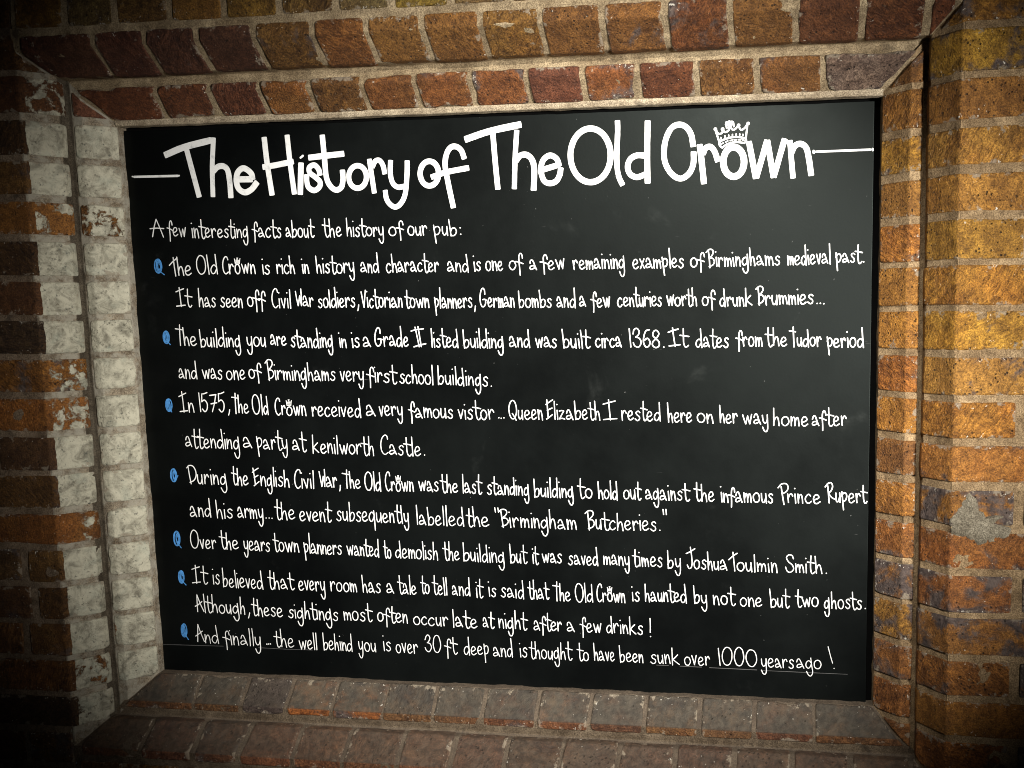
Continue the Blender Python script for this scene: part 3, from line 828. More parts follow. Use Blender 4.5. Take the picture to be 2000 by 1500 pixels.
# lettering, measured on the board in millimetres from its middle
TEXT_LINES = [
 [('A', -607.4, 299.3, -579.5, 298.5, 15.0), ('few', -576.0, 299.9, -537.3, 299.0, 14.9), ('interesting', -529.7, 296.7, -421.6, 294.4, 14.8), ('facts', -416.8, 295.1, -360.2, 294.2, 14.7), ('about', -354.6, 293.8, -298.6, 293.0, 14.6), ('the', -288.3, 293.3, -250.4, 292.8, 14.6), ('history', -244.3, 293.0, -175.3, 292.3, 14.5), ('of', -168.9, 292.9, -139.0, 292.7, 14.4), ('our', -135.4, 292.0, -98.4, 291.8, 14.4), ('pub:', -90.4, 290.9, -38.6, 290.7, 14.3)],
 [('The', -576.5, 232.9, -531.6, 232.6, 15.5), ('Old', -524.7, 233.9, -482.2, 233.6, 15.5), ('Crown', -475.5, 233.9, -411.4, 233.5, 15.4), ('is', -401.0, 232.1, -385.8, 232.0, 15.3), ('rich', -375.4, 232.4, -338.6, 232.3, 15.3), ('in', -328.3, 231.8, -313.3, 231.8, 15.2), ('history', -303.0, 232.0, -230.6, 231.7, 15.1), ('and', -222.2, 232.1, -186.4, 232.0, 15.0), ('character', -176.4, 231.5, -80.2, 231.3, 14.9), ('and', -68.6, 231.0, -28.3, 230.9, 14.8), ('is', -22.1, 231.3, -7.8, 231.3, 14.8), ('one', -1.6, 231.7, 31.1, 231.6, 14.8), ('of', 39.1, 231.9, 66.3, 231.9, 14.7), ('a', 75.1, 232.3, 88.2, 232.3, 14.7), ('few', 91.7, 231.7, 136.0, 231.8, 14.6), ('remaining', 147.3, 231.2, 237.3, 231.4, 14.5), ('examples', 247.5, 231.2, 334.3, 231.5, 14.4), ('of', 342.6, 231.4, 368.4, 231.5, 14.3), ('Birminghams', 367.6, 232.0, 489.2, 232.7, 14.2), ('medieval', 498.1, 232.8, 569.1, 233.3, 14.1), ('past.', 573.8, 234.2, 621.6, 234.6, 14.0)],
 [('It', -568.0, 177.9, -533.8, 177.2, 15.6), ('has', -525.1, 177.4, -490.2, 176.8, 15.6), ('seen', -484.4, 176.1, -439.2, 175.3, 15.5), ('off', -433.3, 177.3, -396.0, 176.6, 15.5), ('Civil', -387.6, 174.1, -349.7, 173.5, 15.4), ('War', -343.9, 176.2, -308.1, 175.7, 15.3), ('soldiers,', -302.6, 174.1, -225.3, 173.1, 15.3), ('Victorian', -224.3, 173.2, -147.1, 172.3, 15.2), ('town', -146.2, 172.3, -99.8, 171.8, 15.1), ('planners,', -93.5, 170.8, -18.0, 170.2, 15.0), ('German', -13.5, 171.1, 49.5, 170.7, 14.9), ('bombs', 53.1, 170.0, 112.8, 169.7, 14.8), ('and', 118.9, 169.7, 153.7, 169.6, 14.7), ('a', 158.0, 169.9, 170.1, 169.8, 14.7), ('few', 176.1, 168.7, 211.4, 168.6, 14.7), ('centuries', 220.9, 169.7, 297.5, 169.6, 14.6), ('worth', 302.6, 170.1, 355.5, 170.1, 14.5), ('of', 361.4, 170.0, 385.6, 170.1, 14.4), ('drunk', 389.7, 168.7, 445.2, 168.8, 14.4), ('Brummies...', 447.6, 170.0, 560.0, 170.5, 14.3)],
 [('|The', -574.2, 110.5, -531.1, 109.9, 15.8), ('building', -528.3, 107.7, -447.7, 106.7, 15.7), ('you', -438.9, 108.0, -400.5, 107.5, 15.6), ('are', -394.6, 109.5, -362.2, 109.1, 15.6), ('standing', -356.7, 105.8, -276.4, 105.0, 15.5), ('in', -268.0, 105.2, -252.1, 105.1, 15.4), ('is', -244.6, 105.1, -228.8, 105.0, 15.4), ('a', -223.2, 105.0, -208.3, 104.9, 15.4), ('Grade', -202.7, 106.3, -139.1, 105.8, 15.3), ('II', -136.4, 105.5, -109.0, 105.3, 15.2), ('listed', -101.7, 104.4, -51.0, 104.1, 15.2), ('building', -45.6, 103.3, 27.9, 102.8, 15.1), ('and', 35.1, 103.7, 74.1, 103.5, 15.0), ('was', 80.3, 103.5, 119.8, 103.3, 14.9), ('built', 126.0, 102.4, 178.3, 102.2, 14.9), ('circa', 182.6, 102.9, 230.1, 102.8, 14.8), ('1368.', 239.5, 102.6, 301.8, 102.5, 14.7), ('It', 304.4, 104.2, 342.5, 104.2, 14.6), ('dates', 350.0, 102.0, 407.0, 102.0, 14.6), ('from', 415.3, 103.4, 461.7, 103.4, 14.5), ('the', 462.5, 104.0, 501.1, 104.0, 14.4), ('|Tudor', 501.1, 102.9, 555.7, 103.0, 14.4), ('period', 561.4, 100.9, 622.7, 101.1, 14.3)],
 [('and', -572.9, 51.4, -534.5, 51.2, 15.9), ('was', -527.6, 50.6, -486.5, 50.3, 15.9), ('one', -481.7, 49.7, -442.9, 49.3, 15.8), ('of', -438.8, 51.5, -411.8, 51.1, 15.8), ('Birminghams', -408.1, 49.9, -274.9, 47.3, 15.7), ('very', -269.2, 47.4, -223.4, 46.2, 15.5), ('first', -221.6, 45.1, -162.2, 43.2, 15.5), ('school', -161.3, 43.5, -98.0, 41.3, 15.4), ('buildings.', -93.4, 41.9, 6.1, 37.7, 15.3)],
 [('In', -576.5, -7.8, -544.8, -8.3, 16.1), ('1575,', -537.8, -7.3, -476.0, -8.2, 16.0), ('|The', -475.1, -9.2, -440.0, -9.7, 16.0), ('Old', -436.3, -11.7, -403.4, -12.2, 15.9), ('Crown', -393.8, -13.0, -332.4, -13.9, 15.8), ('received', -324.8, -14.2, -231.2, -15.5, 15.7), ('a', -223.6, -13.5, -205.8, -13.8, 15.6), ('very', -201.1, -13.1, -155.6, -13.8, 15.6), ('famous', -148.3, -16.0, -65.6, -17.2, 15.5), ('vistor', -59.2, -17.9, 7.9, -18.9, 15.4), ('...', 13.3, -16.7, 25.0, -16.9, 15.3), ('Queen', 30.4, -17.0, 92.9, -17.9, 15.3), ('Elizabeth', 94.7, -17.2, 191.6, -18.6, 15.1), ('I', 194.2, -17.3, 219.4, -17.7, 15.1), ('rested', 224.6, -18.4, 293.7, -19.4, 15.0), ('here', 301.4, -21.6, 345.7, -22.3, 14.9), ('on', 351.7, -21.5, 381.3, -21.9, 14.9), ('her', 388.1, -22.1, 420.9, -22.5, 14.8), ('way', 425.9, -23.4, 471.0, -24.0, 14.8), ('home', 476.0, -25.5, 535.5, -26.3, 14.7), ('after', 538.8, -25.1, 596.8, -25.9, 14.6)],
 [('attending', -569.5, -71.5, -462.0, -74.6, 16.6), ('a', -456.9, -71.7, -439.3, -72.2, 16.5), ('party', -432.6, -72.9, -371.6, -74.6, 16.5), ('at', -364.9, -75.6, -335.1, -76.4, 16.4), ('kenilworth', -327.6, -78.9, -211.1, -82.2, 16.3), ('Castle.', -201.6, -80.0, -117.8, -82.4, 16.2)],
 [('During', -571.5, -137.0, -491.1, -139.3, 16.4), ('the', -485.1, -138.6, -449.7, -139.5, 16.3), ('English', -444.8, -139.0, -371.8, -140.9, 16.2), ('Civil', -365.1, -142.2, -325.6, -143.2, 16.1), ('War,', -318.7, -140.5, -275.7, -141.5, 16.0), ('|The', -275.6, -140.9, -238.6, -141.7, 16.0), ('Old', -234.0, -144.4, -201.0, -145.1, 15.9), ('Crown', -196.2, -144.8, -141.0, -145.9, 15.9), ('was', -135.3, -144.1, -96.3, -144.8, 15.8), ('the', -96.4, -145.3, -61.3, -146.0, 15.7), ('last', -55.8, -146.9, -17.4, -147.5, 15.7), ('standing', -11.9, -147.8, 65.2, -149.0, 15.6), ('building', 70.5, -151.0, 143.0, -151.9, 15.5), ('to', 146.5, -151.2, 174.9, -151.6, 15.4), ('hold', 181.9, -152.6, 218.9, -153.0, 15.4), ('out', 225.9, -152.4, 260.0, -152.8, 15.3), ('against', 263.5, -152.1, 342.2, -152.8, 15.2), ('the', 344.8, -152.9, 382.4, -153.2, 15.2), ('infamous', 389.3, -154.2, 478.9, -154.6, 15.1), ('Prince', 483.9, -153.6, 556.3, -153.8, 15.0), ('Rupert', 560.4, -151.5, 631.9, -151.5, 14.8)],
 [('and', -570.1, -198.1, -526.1, -198.7, 16.5), ('his', -519.2, -199.6, -484.4, -200.1, 16.5), ('army...', -477.4, -198.6, -407.6, -199.5, 16.4), ('the', -406.6, -199.5, -364.7, -200.1, 16.3), ('event', -359.0, -201.4, -294.3, -202.2, 16.2), ('subsequently', -289.4, -200.2, -152.8, -201.7, 16.1), ('labelled', -141.6, -203.4, -52.4, -204.3, 15.9), ('the', -51.5, -204.9, -7.4, -205.3, 15.8), ('"Birmingham', -0.1, -205.0, 147.1, -206.1, 15.7), ('Butcheries."', 158.7, -205.2, 302.0, -206.1, 15.5)],
 [('Over', -573.5, -256.9, -520.4, -258.1, 16.2), ('the', -517.2, -256.3, -476.4, -257.1, 16.1), ('years', -469.5, -257.6, -416.2, -258.7, 16.0), ('town', -413.3, -258.1, -360.5, -259.1, 16.0), ('planners', -354.7, -260.3, -280.2, -261.7, 15.9), ('wanted', -273.5, -262.2, -210.5, -263.3, 15.8), ('to', -204.8, -264.7, -188.7, -265.0, 15.7), ('demolish', -183.0, -264.6, -102.2, -265.9, 15.6), ('the', -96.5, -265.2, -63.1, -265.6, 15.6), ('building', -59.4, -266.9, 18.0, -268.0, 15.5), ('but', 24.4, -267.4, 59.1, -267.8, 15.4), ('it', 65.4, -268.5, 79.0, -268.6, 15.4), ('was', 81.8, -265.3, 119.7, -265.7, 15.3), ('saved', 127.8, -267.8, 183.2, -268.4, 15.3), ('many', 189.5, -266.7, 237.3, -267.2, 15.2), ('times', 239.1, -267.4, 293.5, -267.9, 15.1), ('by', 299.6, -269.0, 324.8, -269.2, 15.0), ('Joshua', 330.9, -269.9, 403.4, -270.4, 15.0), ('Toulmin', 402.5, -271.3, 486.8, -271.7, 14.9), ('Smith.', 496.9, -271.5, 568.2, -271.7, 14.8)],
 [('It', -575.4, -321.6, -540.1, -322.2, 16.3), ('is', -534.0, -322.5, -519.0, -322.8, 16.3), ('believed', -515.3, -327.0, -433.6, -328.3, 16.2), ('that', -427.6, -327.3, -373.4, -328.1, 16.1), ('every', -368.5, -328.4, -314.9, -329.1, 16.1), ('room', -308.0, -328.4, -254.9, -329.1, 16.0), ('has', -248.2, -328.8, -210.8, -329.2, 15.9), ('a', -201.3, -329.6, -187.0, -329.8, 15.9), ('tale', -182.2, -329.5, -144.3, -329.8, 15.8), ('to', -138.6, -327.6, -120.7, -327.7, 15.8), ('tell', -117.9, -328.5, -87.9, -328.8, 15.7), ('and', -81.3, -329.1, -45.9, -329.3, 15.7), ('it', -37.6, -330.8, -21.8, -330.9, 15.6), ('is', -15.3, -329.2, 0.4, -329.3, 15.6), ('said', 6.8, -329.8, 50.9, -330.0, 15.6), ('that', 54.6, -330.1, 96.4, -330.3, 15.5), ('|The', 99.1, -332.4, 133.5, -332.5, 15.5), ('Old', 138.9, -333.0, 173.0, -333.0, 15.4), ('Crown', 176.7, -331.4, 229.2, -331.5, 15.3), ('is', 238.1, -329.6, 253.2, -329.6, 15.3), ('haunted', 260.3, -328.3, 334.8, -328.2, 15.2), ('by', 343.5, -329.9, 368.7, -329.9, 15.1), ('not', 376.5, -330.4, 417.8, -330.2, 15.1), ('one', 422.1, -331.6, 461.5, -331.3, 15.0), ('but', 470.8, -331.7, 508.2, -331.5, 15.0), ('two', 513.2, -329.4, 554.5, -329.0, 14.9), ('ghosts.', 561.2, -330.9, 631.9, -330.2, 14.8)],
 [('Although,', -573.3, -375.4, -462.7, -377.6, 15.9), ('these', -462.7, -378.6, -399.2, -379.8, 15.8), ('sightings', -391.4, -380.9, -293.5, -382.6, 15.7), ('most', -285.7, -381.0, -227.8, -382.0, 15.6), ('often', -222.0, -381.5, -162.8, -382.5, 15.5), ('occur', -155.3, -384.6, -88.2, -385.5, 15.4), ('late', -82.6, -386.1, -34.9, -386.7, 15.3), ('at', -27.4, -384.7, -3.3, -385.0, 15.3), ('night', 0.4, -385.1, 56.6, -385.8, 15.2), ('after', 63.9, -386.1, 116.8, -386.7, 15.1), ('a', 124.1, -386.6, 138.6, -386.7, 15.1), ('few', 145.8, -387.0, 186.3, -387.4, 15.1), ('drinks', 192.6, -386.4, 258.6, -387.0, 15.0), ('!', 269.2, -390.4, 274.5, -390.4, 14.9)],
 [('And', -576.7, -433.6, -527.9, -434.1, 16.1), ('finally', -523.0, -435.7, -445.6, -436.4, 16.0), ('...', -436.3, -432.4, -426.4, -432.5, 15.9), ('the', -422.6, -435.5, -380.9, -435.8, 15.9), ('well', -374.1, -437.9, -336.7, -438.2, 15.9), ('behind', -327.8, -438.0, -269.3, -438.3, 15.8), ('you', -260.5, -437.2, -224.7, -437.4, 15.7), ('is', -213.1, -435.3, -197.7, -435.3, 15.6), ('over', -190.1, -437.5, -146.2, -437.6, 15.6), ('30', -135.6, -434.5, -103.3, -434.7, 15.5), ('ft', -99.6, -435.1, -72.3, -435.1, 15.5), ('deep', -63.8, -435.5, -16.1, -435.6, 15.4), ('and', -10.6, -436.8, 27.5, -436.8, 15.4), ('is', 37.7, -436.2, 53.3, -436.2, 15.3), ('thought', 54.2, -437.8, 134.7, -437.8, 15.3), ('to', 140.2, -438.2, 162.8, -438.1, 15.2), ('have', 169.2, -436.6, 208.8, -436.5, 15.1), ('been', 214.1, -437.4, 258.8, -437.2, 15.1), ('sunk', 268.6, -437.6, 321.6, -437.4, 15.0), ('over', 326.9, -438.0, 373.3, -437.8, 14.9), ('1000', 384.7, -436.0, 453.0, -435.6, 14.8), ('years', 457.3, -436.7, 514.6, -436.3, 14.7), ('ago', 516.3, -436.2, 560.4, -435.8, 14.7), ('!', 569.7, -432.7, 579.8, -432.6, 14.6)],
]
TITLE = [
 (11.8, 1, [(-567.7, 437.7), (-530.6, 449.9), (-480.7, 459.7)]),
 (10.3, 1, [(-526.7, 445.8), (-509.1, 365.9)]),
 (9.5, 1, [(-475.5, 462.9), (-481.0, 415.2), (-483.3, 365.6)]),
 (10.6, 1, [(-479.3, 408.3), (-470.2, 415.2), (-459.7, 415.4), (-452.7, 407.5), (-450.4, 386.8), (-450.1, 363.2)]),
 (11.3, 1, [(-438.6, 393.0), (-409.0, 392.5)]),
 (10.9, 1, [(-407.8, 392.4), (-410.5, 402.8), (-423.2, 411.2), (-434.0, 405.2), (-438.1, 391.6), (-434.9, 377.8), (-424.0, 370.9), (-411.4, 375.4), (-400.3, 387.1)]),
 (10.3, 1, [(-382.4, 460.5), (-379.6, 417.2), (-374.1, 365.5)]),
 (10.0, 1, [(-340.6, 462.8), (-338.1, 419.3), (-333.3, 366.1)]),
 (10.4, 1, [(-387.4, 412.0), (-366.7, 414.2), (-332.5, 419.5)]),
 (10.7, 1, [(-318.2, 416.1), (-322.6, 365.3)]),
 (9.2, 1, [(-316.6, 427.4), (-316.0, 426.5)]),
 (9.9, 1, [(-285.2, 396.0), (-287.1, 405.0), (-294.4, 412.5), (-303.5, 408.9), (-303.4, 400.4), (-293.7, 392.5), (-285.9, 384.7), (-287.3, 376.2), (-296.9, 370.6), (-306.7, 375.9), (-309.5, 386.2), (-308.9, 396.4)]),
 (10.2, 1, [(-277.4, 460.6), (-275.7, 425.8), (-273.9, 392.0), (-267.0, 376.5), (-257.2, 370.3), (-247.8, 375.1), (-244.4, 387.7), (-244.5, 402.1)]),
 (10.6, 1, [(-303.3, 425.0), (-275.2, 427.1), (-241.2, 429.4)]),
 (9.8, 1, [(-211.6, 407.7), (-207.5, 404.7), (-204.5, 400.3), (-202.8, 394.9), (-202.6, 389.2), (-203.9, 383.6), (-206.6, 378.6), (-210.4, 374.9), (-215.0, 372.7), (-219.9, 372.2), (-224.7, 373.6), (-228.8, 376.6), (-231.8, 381.0), (-233.5, 386.4), (-233.7, 392.2), (-232.4, 397.8), (-229.6, 402.7), (-225.8, 406.5), (-221.2, 408.7), (-216.3, 409.1), (-211.6, 407.7)]),
 (9.4, 1, [(-195.8, 418.5), (-193.1, 393.0), (-189.8, 363.9)]),
 (9.4, 1, [(-191.0, 406.3), (-185.6, 415.4), (-178.3, 416.5), (-172.4, 408.3), (-169.8, 394.8)]),
 (9.3, 1, [(-158.6, 415.4), (-160.0, 395.3), (-156.6, 379.3), (-148.0, 372.0), (-136.2, 372.9)]),
 (9.4, 1, [(-129.5, 413.8), (-130.9, 391.1), (-135.3, 361.1), (-142.8, 346.2), (-153.1, 339.4), (-162.8, 344.2), (-168.7, 353.6), (-170.3, 366.8)]),
 (10.0, 1, [(-85.1, 410.9), (-80.9, 407.6), (-77.8, 402.9), (-76.0, 397.1), (-75.8, 390.9), (-77.1, 384.8), (-79.8, 379.5), (-83.7, 375.4), (-88.4, 373.1), (-93.4, 372.6), (-98.3, 374.0), (-102.5, 377.3), (-105.6, 382.1), (-107.4, 387.9), (-107.7, 394.1), (-106.3, 400.2), (-103.6, 405.5), (-99.7, 409.5), (-95.0, 411.9), (-90.0, 412.3), (-85.1, 410.9)]),
 (9.9, 1, [(-30.4, 415.0), (-35.2, 428.0), (-43.8, 434.5), (-53.5, 433.2), (-61.0, 422.2), (-63.8, 404.1), (-59.4, 374.1), (-52.3, 336.4)]),
 (9.9, 1, [(-88.2, 386.6), (-62.1, 393.8), (-23.9, 399.6)]),
 (11.5, 1, [(-27.5, 445.5), (14.0, 457.1), (66.9, 466.1)]),
 (9.8, 1, [(19.6, 453.2), (22.0, 409.7), (25.2, 364.3)]),
 (9.3, 1, [(60.1, 456.6), (56.0, 411.9), (53.3, 364.3)]),
 (10.4, 1, [(57.6, 408.6), (64.8, 416.5), (75.2, 417.5), (84.4, 409.4), (87.9, 392.9), (85.8, 361.0)]),
 (9.9, 1, [(102.1, 392.8), (129.7, 400.1)]),
 (9.9, 1, [(130.0, 398.2), (125.7, 409.7), (114.7, 415.3), (103.3, 408.0), (99.0, 392.6), (103.4, 376.1), (112.7, 370.9), (123.9, 373.8), (130.2, 383.5), (132.5, 394.5)]),
 (10.5, 1, [(195.1, 452.2), (201.6, 447.6), (207.1, 441.3), (211.3, 433.5), (214.2, 424.8), (215.4, 415.5), (215.0, 406.0), (212.9, 396.9), (209.3, 388.6), (204.4, 381.5), (198.3, 376.0), (191.4, 372.4), (184.1, 370.8), (176.6, 371.3), (169.4, 374.0), (162.9, 378.6), (157.4, 385.0), (153.1, 392.8), (150.3, 401.6), (149.1, 411.0), (149.5, 420.5), (151.7, 429.6), (155.3, 437.9), (160.3, 444.9), (166.4, 450.3), (173.3, 453.9), (180.6, 455.4), (188.0, 454.8), (195.1, 452.2)]),
 (9.4, 1, [(227.6, 465.6), (227.7, 449.9), (226.1, 422.6), (225.6, 395.2), (228.7, 377.3), (234.3, 365.0)]),
 (10.3, 1, [(276.8, 463.3), (275.3, 413.0), (275.5, 367.1)]),
 (10.0, 1, [(271.9, 409.9), (258.5, 410.6), (247.6, 405.0), (243.2, 393.1), (247.2, 381.6), (258.1, 376.5), (271.5, 380.3)]),
 (9.9, 1, [(349.7, 422.1), (346.8, 439.5), (339.0, 451.7), (327.7, 456.3), (315.3, 451.6), (306.2, 435.5), (302.6, 415.4), (304.7, 396.9), (314.6, 380.0), (328.8, 372.2), (342.2, 379.2), (349.5, 393.7), (350.4, 412.9)]),
 (10.2, 1, [(360.1, 423.6), (363.5, 395.1), (366.7, 363.7)]),
 (9.8, 1, [(365.5, 409.7), (369.9, 418.7), (377.4, 420.2), (383.9, 412.7), (389.1, 397.6)]),
 (11.2, 1, [(420.2, 416.7), (424.7, 413.0), (428.1, 407.6), (430.2, 401.0), (430.7, 393.9), (429.6, 386.9), (427.0, 380.8), (423.1, 376.2), (418.4, 373.5), (413.3, 372.9), (408.2, 374.6), (403.8, 378.3), (400.3, 383.7), (398.3, 390.4), (397.8, 397.5), (398.9, 404.4), (401.5, 410.5), (405.4, 415.1), (410.1, 417.9), (415.2, 418.4), (420.2, 416.7)]),
 (10.0, 0, [(438.5, 425.5), (449.3, 369.6)]),
 (10.0, 0, [(450.3, 370.5), (466.9, 426.7)]),
 (10.0, 0, [(467.4, 426.3), (477.2, 370.1)]),
 (10.0, 0, [(477.6, 370.6), (494.5, 427.9)]),
 (9.2, 1, [(502.8, 425.1), (505.2, 396.1), (507.9, 368.3)]),
 (9.9, 1, [(504.7, 405.2), (510.2, 416.7), (519.3, 420.0), (528.2, 413.4), (532.7, 395.2), (536.2, 371.6)]),
]
RULE_LEFT = [(3.9, 1, [(-629.1, 402.8), (-546.7, 402.1)]), (2.7, 1, [(-632.6, 403.4), (-632.2, 403.4)]), (2.9, 1, [(-544.4, 402.4), (-544.0, 402.4)])]
RULE_RIGHT = [(3.4, 1, [(543.2, 407.2), (626.9, 407.6)]), (4.0, 1, [(539.7, 408.4), (539.9, 405.8)]), (3.2, 1, [(630.4, 408.6), (630.6, 406.6)])]
CROWN = [(3.7, 1, [(384.9, 447.4), (392.4, 424.4)]), (3.7, 1, [(386.1, 446.5), (389.0, 441.1), (392.4, 439.6), (396.4, 441.8), (396.9, 446.1)]), (3.7, 1, [(397.3, 445.6), (399.8, 442.4), (403.7, 442.8), (406.6, 445.3), (407.8, 449.5)]), (3.6, 1, [(409.8, 449.4), (412.0, 445.8), (415.8, 445.6), (419.3, 448.6), (421.7, 451.3)]), (3.6, 1, [(422.4, 450.8), (424.6, 446.0), (427.5, 444.7), (432.4, 448.1), (436.2, 453.2)]), (3.6, 1, [(436.2, 452.7), (433.6, 432.0)]), (3.7, 1, [(392.4, 428.2), (402.2, 431.7), (411.9, 433.7), (421.7, 433.8), (432.8, 431.6)]), (3.6, 1, [(432.8, 431.6), (434.3, 427.7), (431.4, 424.3)]), (3.7, 1, [(431.4, 424.3), (419.2, 426.1), (409.5, 425.0), (402.1, 422.4), (396.3, 418.1)]), (3.7, 1, [(396.3, 418.1), (392.4, 421.6), (391.2, 425.9), (392.4, 428.2)]), (6.8, 1, [(385.2, 447.2), (385.5, 447.2)]), (6.8, 1, [(396.7, 446.8), (397.0, 446.8)]), (6.8, 1, [(422.0, 451.8), (422.3, 451.8)]), (6.8, 1, [(437.1, 454.1), (437.3, 454.1)]), (7.3, 0, [(407.4, 457.0), (408.3, 450.4)]), (4.6, 0, [(402.2, 453.9), (413.9, 454.0)]), (3.4, 0, [(402.3, 457.0), (412.0, 458.0)]), (3.4, 0, [(402.3, 454.4), (403.4, 448.2)]), (3.4, 0, [(413.7, 456.8), (414.6, 450.2)]), (2.8, 1, [(393.9, 433.8), (393.9, 432.1)]), (2.8, 1, [(400.5, 436.1), (400.5, 434.4)]), (2.8, 1, [(406.5, 437.2), (406.5, 435.5)]), (2.8, 1, [(412.4, 438.1), (412.4, 436.4)]), (2.8, 1, [(418.3, 438.6), (418.3, 436.9)]), (2.8, 1, [(423.9, 438.4), (423.9, 436.7)]), (2.8, 1, [(428.9, 437.7), (428.9, 436.0)]), (2.7, 0, [(394.3, 423.9), (398.0, 425.4)]), (2.7, 0, [(401.4, 426.7), (405.1, 428.3)]), (2.7, 0, [(408.8, 428.6), (412.2, 429.5)]), (2.7, 0, [(415.1, 429.7), (418.7, 429.7)]), (2.7, 0, [(421.9, 429.7), (425.5, 429.5)]), (2.7, 0, [(428.5, 429.1), (431.1, 428.3)])]
